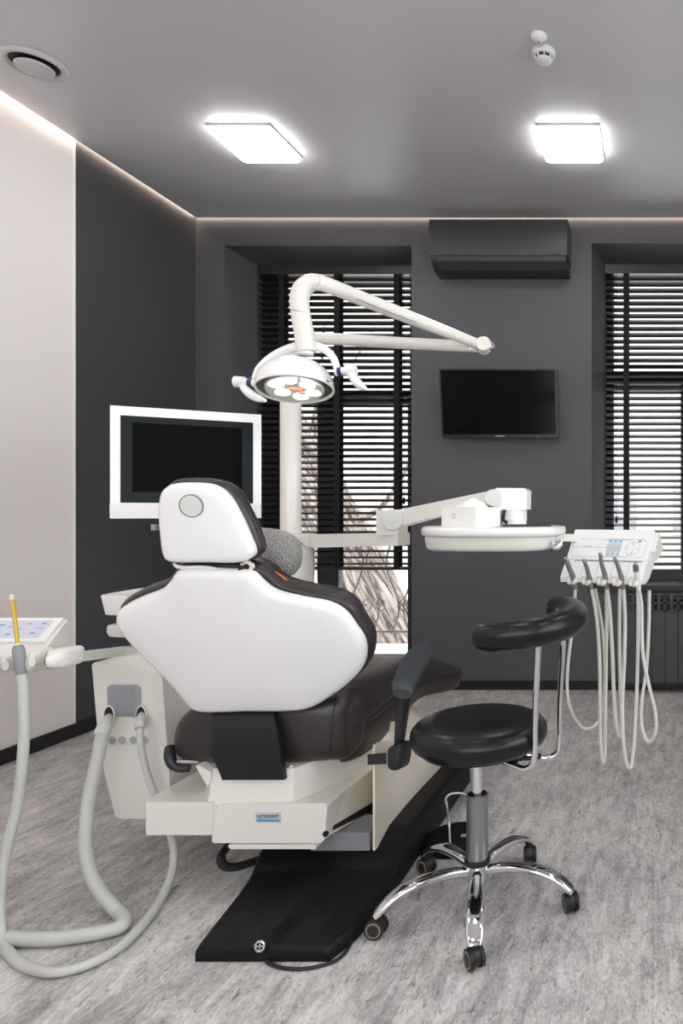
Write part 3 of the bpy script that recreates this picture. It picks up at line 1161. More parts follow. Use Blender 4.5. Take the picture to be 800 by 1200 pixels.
B().lathe([(0.008, 0), (0.008, 0.006), (0.005, 0.008), (0, 0.008)], P(340, 899, 2.03), (0.3, -1, 0.2), 14).build('hinge_pin', 'chrome', ch)

# side bracket that carries the unit
b = B()
zt, zb = 0.283, 0.187
b.prism([V((x, y, zb)) for x, y in ((-1.490, 2.005), (-1.478, 1.992), (-1.285, 1.992), (-1.285, 2.25), (-1.487, 2.245))], (0, 0, zt - zb), 0.012, 3)
br_ = b.build('unit_bracket', 'ivory_plastic', ch)
B().prism([V((x, y, zt - 0.001)) for x, y in ((-1.31, 2.10), (-1.31, 2.21), (-1.41, 2.21))], (0, 0, 0.002)).build('bracket_recess', 'seam_grey', br_)
B().bb((-1.288, 1.994, 0.165), (-1.276, 2.10, 0.272), 0.002).build('bracket_flange', 'ivory_plastic', ch)

# seat: one long upholstered cushion running to the foot end
b = B()
secs = []
for (y, xl, xr, zb, ze, zt) in ((2.165, -1.36, -0.99, 0.345, 0.40, 0.46), (2.17, -1.385, -0.965, 0.335, 0.42, 0.48), (2.20, -1.40, -0.950, 0.325, 0.436, 0.515), (2.35, -1.405, -0.945, 0.315, 0.442, 0.535), (2.5, -1.405, -0.945, 0.325, 0.448, 0.530),
                                (2.65, -1.405, -0.95, 0.345, 0.450, 0.515), (2.8, -1.42, -0.94, 0.36, 0.447, 0.500), (2.92, -1.46, -0.90, 0.350, 0.440, 0.490), (3.02, -1.485, -0.872, 0.335, 0.428, 0.480), (3.08, -1.485, -0.868, 0.335, 0.420, 0.474), (3.12, -1.478, -0.876, 0.338, 0.414, 0.468), (3.145, -1.462, -0.892, 0.345, 0.408, 0.458), (3.158, -1.435, -0.92, 0.355, 0.402, 0.446), (3.164, -1.40, -0.96, 0.365, 0.397, 0.430)):
    cx, hw = (xl + xr) / 2, (xr - xl) / 2
    row = []
    for q in (-1.0, -1.012, -1.0, -0.97, -0.90, -0.75, -0.5, -0.25, 0, 0.25, 0.5, 0.75, 0.90, 0.97, 1.0, 1.012, 1.0):
        row.append([q, 0])
    top = [(-0.97, zb + 0.012), (-1.0, zb + 0.04), (-1.012, (zb + ze) / 2 + 0.015), (-0.995, ze - 0.008)]
    pts = []
    for q, z in top:
        pts.append((q, z))
    for q in (-0.955, -0.9, -0.78, -0.6, -0.35, 0, 0.35, 0.6, 0.78, 0.9, 0.955):
        pts.append((q, ze + (zt - ze) * (1 - abs(q) ** 2.6) + 0.002))
    for q, z in top[::-1]:
        pts.append((-q, z))
    pts += [(0.85, zb), (0.4, zb - 0.005), (-0.4, zb - 0.005), (-0.85, zb)]
    secs.append([V((cx + q * hw, y, z)) for q, z in pts])
smo = []
for i in range(len(secs[0])):
    smo.append(catmull([s[i] for s in secs], 4))
secs2 = [[smo[i][k] for i in range(len(smo))] for k in range(len(smo[0]))]
b.loft(secs2)
seat = b.build('seat_cushion', 'brown_leather', ch, sharp=50)
pip = [secs2[k][15] + V((0.002, 0, 0.005)) for k in range(1, len(secs2) - 1)]
B().tube(pip, 0.0045, 8).build('piping', 'brown_leather', seat)
pip = [secs2[k][3] + V((-0.001, 0, 0.004)) for k in range(1, len(secs2) - 1)]
B().tube(pip, 0.0035, 8).build('piping', 'brown_leather', seat)

# lumbar bolster at the rear of the seat
b = B()
secs = []
for (px, yt, yb, Y, dep) in ((203.5, 862, 880, 2.085, 0.05), (205, 848, 890, 2.065, 0.09), (210, 838, 896, 2.05, 0.13), (222, 830, 899, 2.04, 0.16), (255, 824, 901, 2.03, 0.18), (300, 820, 901, 2.028, 0.185), (350, 818, 900, 2.032, 0.18), (380, 815, 898, 2.045, 0.17), (396, 814, 896, 2.06, 0.16), (404, 816, 889, 2.075, 0.14), (409, 822, 870, 2.10, 0.09), (410.5, 830, 852, 2.125, 0.05)):
    t, bt = P(px, yt, Y), P(px, yb, Y)
    zc, hh = (t.z + bt.z) / 2, (t.z - bt.z) / 2
    row = []
    for k in range(28):
        a = 2 * PI * k / 28
        cy = math.copysign(abs(math.cos(a)) ** 0.62, math.cos(a))
        cz = math.copysign(abs(math.sin(a)) ** 0.62, math.sin(a))
        row.append(V((t.x, Y + dep / 2 - cy * dep / 2, zc + hh * cz)))
    secs.append(row)
sm = [catmull([s[i] for s in secs], 4) for i in range(28)]
b.loft([[sm[i][k] for i in range(28)] for k in range(len(sm[0]))])
bol = b.build('lumbar_bolster', 'brown_leather', ch, sharp=60)
Ys = 2.052
B().tube([P(396, 816, Ys + 0.01), P(391, 830, Ys - 0.012), P(388.5, 850, Ys - 0.013), P(387, 872, Ys - 0.008), P(386, 884, Ys + 0.005)], 0.002, 6, smooth=6).build('seam', 'brown_leather', bol)

# wide rubber strap that joins backrest and carrier
b = B()
rows = []
for (y, Y) in ((826, 2.03), (836, 2.005), (850, 1.99), (868, 1.984), (886, 1.984), (902, 1.988), (914, 1.994)):
    a, c = P(248.5, y, Y), P(320 if y < 840 else 322 + (y - 840) * 0.15, y, Y)
    if y > 890:
        a = P(249 + (y - 886) * 0.4, y, Y)
    rows.append([a, a.lerp(c, 0.5), c, c + V((0, 0.016, 0)), a.lerp(c, 0.5) + V((0, 0.016, 0)), a + V((0, 0.016, 0))])
sm = [catmull([r[i] for r in rows], 5) for i in range(6)]
b.loft([[sm[i][k] for i in range(6)] for k in range(len(sm[0]))]).build('back_strap', 'strap_rubber', ch, sharp=40)

# backrest: white shell with leather cushion on its far side
BP, BN = V((-1.17, 2.0, 0.545)), V((0, -math.cos(math.radians(24)), -math.sin(math.radians(24))))
bpx = [(231, 834.5), (290, 834.8), (347, 834), (365, 830), (386, 818), (411, 799), (424, 783), (428, 766), (425, 750), (416, 736), (403, 719), (386, 709), (352, 702), (322, 694.5), (309, 686), (301, 678), (294, 672.5), (270, 670), (242, 669), (212, 669.5), (204.5, 672), (200, 679), (196, 684), (188, 692), (163, 702), (144, 711.5), (136.5, 718), (134.5, 727), (138, 737), (152, 755), (202, 806), (221, 829)]
o3 = shape(bpx, 150, BP, BN, 8)
b = B()
b.pillow(o3, BN, [(0.012, -0.045), (0.003, -0.040), (0.0, -0.030), (0.0, -0.012), (0.0015, -0.004), (0.006, 0.003), (0.013, 0.008), (0.022, 0.011)], 0.012, 6)
b.build('backrest_shell', 'white_plastic', ch, sharp=60)
b = B()
co = [p - BN * 0.030 for p in shape([(x + (3.0 if x > 300 else -1.5) + (1.0 if y < 700 and x > 300 else 0), y - (3.5 if y < 730 else 0.0)) for x, y in bpx], 150, BP, BN, 8)]
b.pillow(co, -BN, [(0.006, -0.012), (0.0, -0.006), (-0.003, 0.010), (-0.002, 0.030), (0.004, 0.048), (0.016, 0.062), (0.035, 0.070)], 0.012, 6)
cush = b.build('backrest_cushion', 'brown_leather', ch, sharp=60)
ring = [p - BN * (0.018) for p in co]
B().tube(ring[::2], 0.0035, 8, loop=True).build('piping', 'brown_leather', cush)

# headrest
HP, HN = V((-1.16, 1.80, 0.99)), V((0.06, -math.cos(math.radians(10)), -math.sin(math.radians(10))))
HN.normalize()
hpx = [(187, 583), (190, 575), (197, 569), (207, 566.5), (225, 566), (244, 567.5), (257, 572), (268, 582), (282, 606), (291, 626), (298, 645), (297.5, 650), (291, 656), (279, 659.5), (240, 659.5), (201, 659), (194, 656), (190, 648), (187.5, 630), (185.5, 600)]
h3 = shape(hpx, 120, HP, HN, 8)
b = B()
b.pillow(h3, HN, [(0.010, -0.030), (0.002, -0.026), (0.0, -0.018), (0.0, -0.006), (0.002, 0.002), (0.007, 0.008), (0.014, 0.011)], 0.006, 6)
hs = b.build('headrest_shell', 'white_plastic', ch, sharp=60)
bc = RP(224, 593, HP + HN * 0.0165, HN)
B().lathe([(0.0300, -0.004), (0.0300, 0.0012), (0.0280, 0.0018), (0.0275, -0.004)], bc, HN, 40, ring=True).build('button_ring', 'seam_grey', hs)
B().lathe([(0.0275, -0.004), (0.0275, 0.001), (0.024, 0.0018), (0.013, 0.0008), (0, 0.0004)], bc, HN, 40).build('lock_button', 'grey_white_plastic', hs)
b = B()
hc = [p - HN * 0.022 for p in shape([(x + (3 if x > 255 else -0.5), y - (3 if y < 640 else 0.5)) for x, y in hpx], 120, HP, HN, 8)]
b.pillow(hc, -HN, [(0.008, -0.008), (0.001, -0.003), (-0.002, 0.008), (-0.001, 0.025), (0.006, 0.042), (0.018, 0.055), (0.035, 0.062)], 0.010, 6)
hcu = b.build('headrest_cushion', 'brown_leather', ch, sharp=60)
B().tube([p - HN * 0.010 for p in hc[::2]], 0.003, 8, loop=True).build('piping', 'brown_leather', hcu)
# hinge between headrest and backrest
b = B()
b.hexa([P(212, 656, 1.835), P(300, 656, 1.835), P(292, 668, 1.845), P(214, 666, 1.845), P(212, 656, 1.88), P(300, 656, 1.88), P(292, 672, 1.89), P(214, 672, 1.89)], 0.003)
b.build('headrest_hinge', 'black_plastic', ch)
B().tube([P(203, 660, 1.82), P(208, 664, 1.825), P(240, 664.5, 1.822), P(262, 668, 1.825), P(276, 670, 1.835)], [0.0035, 0.005, 0.004, 0.003, 0.002], 8, smooth=5).build('hinge_lip', 'white_plastic', ch)
B().tube([P(296, 658, 1.83), P(285, 664, 1.822), P(277, 672, 1.825), P(290, 670, 1.826)], 0.003, 8, smooth=5).build('hinge_lever', 'black_plastic', ch)

# armrest on the right
arm = B()
yn, yf = 1.96, 2.36
secs = []
for (l, r, Y) in (((459.5, 809), (481, 811.5), 1.955), ((458, 803), (484.5, 806.5), 1.965), ((461, 793), (489.5, 794), 2.03), ((467.5, 777), (497, 779.5), 2.16), ((476, 764), (504, 766), 2.27), ((486, 755.5), (509, 757.5), 2.345), ((491, 752.5), (508, 754), 2.37)):
    a, c = P(*l, Y), P(*r, Y)
    u = (c - a).normalized()
    dn = V((0, 0.35, -1)).normalized()
    th = 0.024
    row = [a + u * 0.006 + dn * -0.004, a.lerp(c, 0.5) + dn * -0.007, c - u * 0.006 + dn * -0.004, c + dn * 0.006, c - u * 0.002 + dn * th * 0.7, c - u * 0.014 + dn * th, a.lerp(c, 0.5) + dn * th * 1.05, a + u * 0.014 + dn * th, a + u * 0.002 + dn * th * 0.7, a + dn * 0.006]
    secs.append(row)
sm = [catmull([s[i] for s in secs], 4) for i in range(10)]
arm.loft([[sm[i][k] for i in range(10)] for k in range(len(sm[0]))])
arm.build('armrest_pad', 'armrest_plastic', ch, sharp=45)
b = B()
secs = []
for (l, r, y, Y, d) in ((460, 483, 806, 1.985, 0.06), (460.5, 479, 820, 1.99, 0.055), (460.5, 474.5, 845, 1.995, 0.045), (459.5, 471, 868, 2.0, 0.040), (458, 469, 884, 2.0, 0.036)):
    a, c = P(l, y, Y), P(r, y, Y)
    m_ = (a + c) / 2
    rx = (c.x - a.x) / 2
    secs.append([m_ + V((rx * math.cos(t), 0.02 + d / 2 * math.sin(t), 0)) for t in [2 * PI * k / 20 for k in range(20)]])
b.loft(secs).build('armrest_post', 'black_plastic', ch, sharp=60)
kp = shape([(452.5, 890), (453, 878), (459, 874), (469.5, 873.5), (469.8, 884), (468, 897), (464.5, 903), (457, 903.5), (452.8, 899)], 40, P(460, 888, 1.97), V((-0.2, -1, 0.1)).normalized(), 5)
B().pillow(kp, V((-0.2, -1, 0.1)), [(0.004, -0.06), (0, -0.055), (0, -0.01), (0.003, -0.002), (0.008, 0.002)], 0.002, 3).build('armrest_pivot', 'black_plastic', ch, sharp=50)
b = B()
b.hexa([P(430.5, 884, 2.02), P(453, 882, 2.0), P(453, 895.5, 2.0), P(430.5, 896.5, 2.02), P(430.5, 884, 2.06), P(453, 882, 2.04), P(453, 895.5, 2.04), P(430.5, 896.5, 2.06)], 0.005)
b.build('armrest_hub', 'black_plastic', ch)
# socket of the other armrest, peeping out on the left
b = B().tube([P(199, 876, 2.08), P(199, 886, 2.06), P(202, 895, 2.055), P(210, 900, 2.055), P(222, 900.5, 2.06)], [0.014, 0.016, 0.015, 0.013, 0.011], 12, smooth=5)
b.build('side_lever', 'black_plastic', ch)
B().tube([P(208, 893, 2.06), P(234, 893, 2.07)], 0.008, 10).build('lever_bar', 'brushed_steel', ch)
# corrugated hose under the box
pts = [P(268, 990, 2.06), P(259, 1003, 2.04), P(262, 1014, 2.05), P(276, 1016, 2.08), P(296, 1010, 2.12), P(318, 1003, 2.16), P(335, 1001, 2.2)]
B().ribbed(pts, 0.011, 0.006, 0.0022, 12).build('corrugated_hose', 'black_rubber', ch)

# ================================================================== NECK CUSHION
nk = thing('neck_cushion', 'grey knitted neck cushion tucked behind the headrest', 'cushion', P(320, 684, 2.02))
c0 = P(306, 651, 2.025)
b = B()
secs = []
for k in range(25):
    t = k / 24
    x = -1.36 + 0.312 * t
    rr = (1 - abs(2 * t - 1) ** 4.5) ** 0.45
    rr = max(rr, 0.02)
    row = []
    for j in range(32):
        a = 2 * PI * j / 32
        row.append(V((x, c0.y + 0.010 * math.sin(3 * t) + 0.066 * rr * math.cos(a), c0.z + 0.008 * (1 - t) + 0.079 * rr * math.sin(a) * (1 + 0.02 * math.sin(9 * t + 2 * a)))))
    secs.append(row)
b.loft(secs).build('knit_cover', 'grey_knit', nk, sharp=80)
b = B()
b.hexa([P(x, y, Y) for Y in (1.838, 1.844) for x, y in ((322, 670), (324.5, 670), (337, 679), (335.5, 681))])
b.build('orange_label', 'orange_tag', nk)
b = B()
for ph in (0, PI):
    base_ = catmull([P(284, 661, 1.832), P(291, 659, 1.826), P(296, 663, 1.826), P(294, 669, 1.83), P(302, 672, 1.84), P(309, 671, 1.865), P(313.5, 666, 1.90), P(314, 662, 1.94)], 8)
    b.tube([p + V((0.0035 * math.cos(0.9 * i + ph), 0, 0.0035 * math.sin(0.9 * i + ph))) for i, p in enumerate(base_)], 0.0038, 8)
b.build('tie_cord', 'rope_white', nk)

# ================================================================== DENTAL UNIT (spittoon block and column)
du = thing('dental_unit', 'white spittoon block with a tall column beside the chair', 'dental unit', (-1.6, 2.4, 0.165))
YU = 2.155


def U(px, py, Y=YU):
    return P(px, py, Y)


poly = [U(107.5, 779), U(110, 776.5), U(140, 777), U(186, 790), U(190, 795), U(199, 918), U(196, 957), U(192, 959.5), U(140, 959.5), U(135, 957), U(119.5, 894), U(115, 866)]
b = B().prism(poly, (0.0, 0.42, 0.0), 0.008, 3, 20)
bd = b.build('body', 'ivory_plastic', du)
# concave flank towards the chair
b = B()
secs = []
for (y, Y, dx) in ((796, YU + 0.02, 0), (830, YU + 0.02, 0), (880, YU + 0.02, 0), (920, YU + 0.02, 0), (950, YU + 0.02, 0)):
    l = U(188 + (y - 795) * 0.07, y, Y)
    row = []
    for k in range(9):
        t = k / 8
        row.append(l + V((0.075 * t ** 2.2 + 0.01 * t, 0.02 + 0.30 * t, 0)))
    row += [l + V((0.0, 0.33, 0)), l + V((-0.03, 0.0, 0))]
    secs.append(row)
b.loft(secs).build('flank_panel', 'ivory_plastic', du, sharp=40)
pl = shape([(127, 805), (130, 802.5), (145, 802), (161, 802.5), (164.5, 806), (165, 820), (165, 838.5), (146, 839), (128, 838.5), (127, 820)], 60, (0, YU - 0.001, 0), (0, -1, 0), 4)
B().pillow(pl, (0, -1, 0), [(0, -0.003), (0, 0.0035), (0.0015, 0.005)], 0, 2).build('metal_plate', 'plate_metal', bd)
for px, nm in ((128, 'a'), (165.5, 'b')):
    c = U(px, 838.5, YU - 0.006)
    B().lathe([(0.0165, -0.004), (0.0175, 0.002), (0.015, 0.003), (0.0145, -0.003)], c, (0, -1, 0), 24, 1, 1.9, ring=True).build('port_rim', 'ivory_plastic', bd)
    B().lathe([(0.0148, -0.004), (0.0148, 0.001), (0, 0.001)], c, (0, -1, 0), 24, 1, 1.9).build('port_mouth', 'slot_black', bd)
for px in (132, 143.5, 157, 169.5):
    c = U(px, 867.5, YU - 0.002)
    B().lathe([(0.0150, -0.003), (0.0155, 0.0025), (0.0135, 0.003), (0.0130, -0.002)], c, (0, -1, 0), 24, ring=True).build('socket_ring', 'ivory_plastic', bd)
    B().lathe([(0.0132, -0.003), (0.0132, 0.0005), (0, 0.0002)], c, (0, -1, 0), 24).build('socket_well', 'well_grey', bd)
B().box(U(132, 868.5, YU - 0.006), (0.024, 0.003, 0.004), Matrix.Rotation(math.radians(-12), 3, 'Y'), 0.001).build('socket_valve', 'brushed_steel', bd)
# top cover behind, pedestal and bowl
b = B()
b.prism([V((x, y, 0.62)) for x, y in ((-1.74, 2.26), (-1.55, 2.22), (-1.50, 2.5), (-1.50, 2.86), (-1.74, 2.86))], (0, 0, 0.06), 0.01, 3)
b.build('top_cover', 'ivory_plastic', du)
b = B()
b.prism([V((x, y, 0.30)) for x, y in ((-1.72, 2.55), (-1.45, 2.62), (-1.42, 2.70), (-1.42, 2.86), (-1.72, 2.86))], (0, 0, 0.345), 0.012, 3)
b.build('rear_block', 'ivory_plastic', du)
xs0 = P(112, 700, 2.36).x
oz_ = [V((xs0 + 0.02, 2.36, 0)), V((-1.60, 2.36, 0)), V((-1.53, 2.40, 0)), V((-1.53, 2.66, 0)), V((-1.60, 2.70, 0)), V((xs0 + 0.06, 2.70, 0)), V((xs0, 2.66, 0)), V((xs0, 2.40, 0))]
o_ = resample(catmull(oz_, 5, True), 80, True)
zt0, zt1 = P(0, 721.5, 2.37).z, P(0, 697.5, 2.36).z
B().pillow([p + V((0, 0, zt0)) for p in o_], (0, 0, 1), [(0.020, 0.0), (0.012, 0.004), (0.001, zt1 - zt0 - 0.010), (0.0, zt1 - zt0 - 0.004), (0.003, zt1 - zt0), (0.012, zt1 - zt0), (0.016, zt1 - zt0 - 0.006)], -0.03, 5).build('spittoon_bowl', 'white_plastic', du, sharp=50)
o_ = resample(catmull([V((p.x * 1.0 + (0.020 if p.x < -1.8 else 0.0), p.y, 0)) for p in oz_], 5, True), 80, True)
B().pillow([p + V((0, 0, P(0, 747, 2.37).z)) for p in o_], (0, 0, 1), [(0.02, 0.0), (0.006, 0.004), (0.0, 0.02), (0.002, 0.040), (0.008, 0.043)], 0.0, 3).build('cup_shelf', 'ivory_plastic', du, sharp=50)
B().lathe([(0.055, 0.675), (0.052, 0.70), (0.052, 0.79), (0.0, 0.79)], (-1.66, 2.52, 0), seg=32).build('bowl_pedestal', 'ivory_plastic', du)
# rounded shelf whose corner shows beyond the backrest
xc, yc = -1.475, 2.78
b = B()
b.lathe([(0.092, 0.62), (0.088, 0.66), (0.087, 0.985), (0.086, 0.99)], (xc, yc, 0), seg=40)
b.build('column_lower', 'ivory_plastic', du)
b = B().lathe([(0.0405, 1.044), (0.0405, 1.06), (0.039, 1.062), (0.039, 1.625), (0.036, 1.63), (0.0, 1.63)], (xc, yc, 0), seg=32)
b.build('column_upper', 'ivory_plastic', du)
B().lathe([(0.086, 0.99), (0.088, 0.992), (0.088, 0.998), (0.084, 1.000), (0.0, 1.000)], (xc, yc, 0), seg=40).build('column_cap', 'ivory_plastic', du)

# ================================================================== MONITOR
mn = thing('monitor', 'white framed monitor with a black screen beside the column', 'monitor', (-1.78, 2.62, 1.1))
mA, mB = V((-1.988, 2.50, 0)), V((-1.572, 2.74, 0))
mu = (mB - mA).normalized()
mw = (mB - mA).length
mnv = V((mu.y, -mu.x, 0))
if mnv.y > 0:
    mnv = -mnv
z0, z1 = 1.106, 1.521
R = Matrix((mu, mnv, V((0, 0, 1)))).transposed()


def MP(u, z, d=0.0):
    return mA + mu * (u * mw) + V((0, 0, z)) + mnv * d


b = B()
b.prism([MP(0.0, z0), MP(1, z0), MP(1, z1), MP(0, z1)], -mnv * 0.034, 0.006, 3)
b.build('frame', 'white_plastic', mn)
b = B()
b.prism([MP(0.0, z0 + 0.004, 0.0), MP(1, z0 + 0.004, 0.0), MP(1, z0 + 0.055, 0.004), MP(0, z0 + 0.055, 0.004)], mnv * 0.005, 0.003)
b.build('lower_lip', 'white_plastic', mn)


def quadp(x0, y0, x1, y1):
    a = RP(x0, y0, mA, mnv)
    c = RP(x1, y1, mA, mnv)
    return (a - mA).dot(mu) / mw, (c - mA).dot(mu) / mw, c.z, a.z


u0, u1, za, zb_ = quadp(141, 486.5, 296.5, 590)
gA = [MP(u0, za, -0.001), MP(u1, za, -0.001), MP(u1, zb_, -0.001), MP(u0, zb_, -0.001)]
B().prism(gA, mnv * 0.002, 0.0006).build('glass', 'glass_bezel', mn)
u0, u1, za, zb_ = quadp(155, 495, 283.5, 578)
gA = [MP(u0, za, 0.0006), MP(u1, za, 0.0006), MP(u1, zb_, 0.0006), MP(u0, zb_, 0.0006)]
B().prism(gA, mnv * 0.001).build('screen', 'screen_black', mn)
b = B()
c = MP(0.5, (z0 + z1) / 2, -0.05)
b.box(c, (0.32, 0.035, 0.26), R, 0.012, 3)
b.build('rear_housing', 'white_plastic', mn)
b = B()
q0 = MP(0.5, 1.20, -0.075)
b.tube([q0 + V((0, 0, 0.06)), q0, q0 + V((0.0, 0.01, -0.14)), V((-1.65, 2.74, 1.03)), V((-1.555, 2.775, 1.024))], 0.018, 12, smooth=5)
b.build('mount_arm', 'ivory_plastic', mn)
B().lathe([(0.056, 0), (0.058, 0.003), (0.058, 0.020), (0.055, 0.022), (0.0405, 0.022), (0.0405, 0)], (xc, yc, 1.0015), seg=36).build('collar', 'ivory_plastic', mn)
B().box(P(181.5, 618, 2.55), (0.016, 0.02, 0.022), None, 0.002).build('latch', 'brushed_steel', mn)
B().tube([P(183.5, 618, 2.55), P(190, 616, 2.58), MP(0.5, 1.13, -0.06)], 0.008, 8).build('latch_rod', 'brushed_steel', mn)

# ================================================================== OPERATING LAMP
ol = thing('operating_lamp', 'white dental operating lamp with two handles on a jointed arm', 'operating lamp', (-1.1, 2.4, 1.5))
pv = P(564, 404.5, 2.70)
cp = P(337, 398, yc)
cp = V((xc, yc, cp.z))
b = B()
b.tube([V((xc, yc, 1.66)), P(338, 432, yc), P(342, 416, yc), P(352, 404, yc), P(368, 398, 2.775), P(390, 397.5, 2.77), P(480, 402.5, 2.735), P(560, 406.5, 2.705)], [0.034, 0.030, 0.0225, 0.0225, 0.0225, 0.0235, 0.0235, 0.022], 18, smooth=6)
b.build('lower_arm', 'ivory_plastic', ol, sharp=60)
B().lathe([(0.041, 0.0), (0.043, 0.004), (0.043, 0.03), (0.034, 0.045), (0.0, 0.047)], (xc, yc, 1.632), seg=30).build('column_joint', 'ivory_plastic', ol)
YH = 2.16
b = B()
b.tube([P(372, 330.8, YH - 0.002), P(383, 334, YH + 0.02), P(420, 348.5, YH + 0.13), P(480, 372, YH + 0.30), P(530, 391.5, YH + 0.44), pv + V((-0.004, 0, 0))], [0.0240, 0.0245, 0.0245, 0.024, 0.022, 0.019], 18, smooth=6)
ua = b.build('upper_arm', 'ivory_plastic', ol, sharp=60)
B().tube([P(418, 350.5, YH + 0.10), P(450, 363.5, YH + 0.19), P(488, 378, YH + 0.295)], 0.0012, 6).build('cover_seam', 'seam_grey', ua)
b = B()
b.tube([P(359, 412, YH), P(356.5, 392, YH), P(352, 367, YH), P(351, 350, YH), P(355, 338, YH), P(364, 331.5, YH + 0.005), P(374, 331, YH + 0.01), P(380, 332.5, YH + 0.015)], [0.029, 0.0295, 0.0285, 0.0285, 0.0285, 0.027, 0.0255, 0.0255], 20, smooth=8)
eb_ = b.build('elbow', 'ivory_plastic', ol, sharp=60)
q = P(352, 367, YH)
B().lathe([(0.0288, -0.0012), (0.0292, 0), (0.0288, 0.0012)], q, (0.12, 0, 1), 24, ring=True).build('joint_line', 'seam_grey', eb_)
# pivot at the elbow of the two arms
B().lathe([(0.026, -0.030), (0.029, -0.026), (0.029, 0.026), (0.026, 0.030), (0, 0.031)], pv + V((0.008, 0, -0.002)), (0.2, -1, 0.1), 24).build('pivot', 'ivory_plastic', ol)
B().lathe([(0.0165, 0), (0.0165, 0.012), (0.012, 0.015), (0.010, 0.006), (0, 0.006)], pv + V((0.033, 0, -0.002)), (1, -0.5, 0.1), 20).build('pivot_nut', 'chrome', ol)
B().lathe([(0.009, 0), (0.009, 0.005), (0, 0.006)], P(552, 409, 2.66), (0, -1, 0.1), 16).build('pivot_screw', 'chrome', ol)

# lamp head
hn = V((0.12, -0.22, -1.0)).normalized()
hcn = P(345.5, 454, YH)
Rh = frame(hn, (0, 1, 0))
LSX, LSY = 0.80, 0.98
RL, HL = 0.1125, 0.092
prof = [(RL * math.cos(a), -0.004 - HL * math.sin(a) ** 1.0) for a in [PI / 2 * k / 12 for k in range(12, -1, -1)]]
prof += [(RL * 1.012, 0.001), (RL * 1.01, 0.007), (RL * 0.985, 0.0095), (RL * 0.955, 0.007), (RL * 0.94, -0.002), (0.0, -0.004)]
hd = B().lathe(prof, hcn, hn, 64).build('lamp_head', 'white_plastic', ol, sharp=50)
B().lathe([(RL * 0.945, -0.003), (RL * 0.945, 0.001), (0.0, 0.001)], hcn, hn, 56).build('dark_ring', 'op_ring', hd)
ln = B().lathe([(0.106, 0.0), (0.106, 0.006), (0.103, 0.009), (0.098, 0.006), (0.060, 0.003), (0.0, 0.002)], hcn, hn, 48, LSX, LSY).build('lens', 'op_lens', hd)
for k in range(7):
    if k == 6:
        u_, v_, s1, s2, a = 0, 0, 0.014, 0.010, 0
    else:
        a = 2 * PI * k / 6 + 0.25
        u_, v_, s1, s2 = 0.062 * LSX * math.cos(a), 0.064 * LSY * math.sin(a), 0.0225, 0.021
    c = hcn + Rh @ V((u_, v_, 0.006))
    if k == 6:
        B().lathe([(s1, -0.003), (s1 * 0.8, 0.003), (0, 0.004)], c, hn, 20, 1.5, 0.7).build('orange_reflection', 'op_orange', ln)
    else:
        bb_ = B().lathe([(s1, -0.004), (s1, 0.001), (s1 * 0.7, 0.004), (0, 0.005)], c, hn, 20)
        bb_.build('led_reflector', 'op_led', ln)
c = hcn + Rh @ V((0.0, 0.035, 0.006))
B().lathe([(0.010, -0.003), (0.008, 0.004), (0, 0.005)], hcn + Rh @ V((-0.008, 0.030, 0.007)), hn, 16, 1.4, 0.8).build('orange_reflection', 'op_orange', ln)
B().lathe([(0.006, 0), (0.006, 0.004), (0.003, 0.006), (0, 0.006)], RP(384.5, 445.5, hcn + hn * 0.002, hn), hn, 14).build('screw', 'chrome', hd)
# yoke arching over the head
YK = YH + 0.02
b = B()
b.tube([P(298, 446, YH - 0.01), P(303, 433, YH), P(316, 420, YK), P(334, 410.5, YK), P(356, 405, YK), P(374, 406.5, YK), P(387, 415, YK), P(393.5, 427, YH), P(396, 438, YH - 0.005)], [0.010, 0.011, 0.012, 0.014, 0.016, 0.014, 0.012, 0.011, 0.010], 14, smooth=6)
b.build('yoke', 'white_plastic', ol, sharp=60)
B().lathe([(0.024, -0.02), (0.026, 0), (0.026, 0.02), (0.022, 0.03)], P(358, 408, YH + 0.01), (0.05, 0, 1), 20).build('yoke_collar', 'white_plastic', ol)


def handle(p0, p1, p2, grip, name):
    ax = (V(p2) - V(p0)).normalized()
    h = B().tube([p0, p1, p2], [0.0125, 0.0125, 0.0135], 16).build('handle', 'white_plastic', ol)
    B().tube([V(p0).lerp(V(p2), 0.18), V(p0).lerp(V(p2), 0.42)], 0.0145, 16).build('blue_band', 'blue_ring', h)
    B().tube([V(p2) - ax * 0.016, V(p2) + ax * 0.012], [0.0175, 0.0175], 18).build('end_knob', 'white_plastic', h)
    B().tube(grip, [0.011, 0.013, 0.014, 0.012, 0.005], 14, smooth=6).build('grip', 'white_plastic', h, sharp=60)


Yg = YH - 0.02
handle(P(300, 449, Yg), P(290, 448, Yg), P(280, 447.5, Yg), [P(284, 451, Yg), P(288, 457, Yg - 0.01), P(295, 463, Yg - 0.02), P(303, 467, Yg - 0.03), P(311, 469.5, Yg - 0.04)], 'a')
handle(P(393, 436.5, Yg), P(402, 435, Yg), P(412, 434, Yg), [P(410, 437, Yg), P(414, 443, Yg - 0.01), P(419, 449, Yg - 0.02), P(424, 453, Yg - 0.03), P(428.5, 455.5, Yg - 0.04)], 'b')

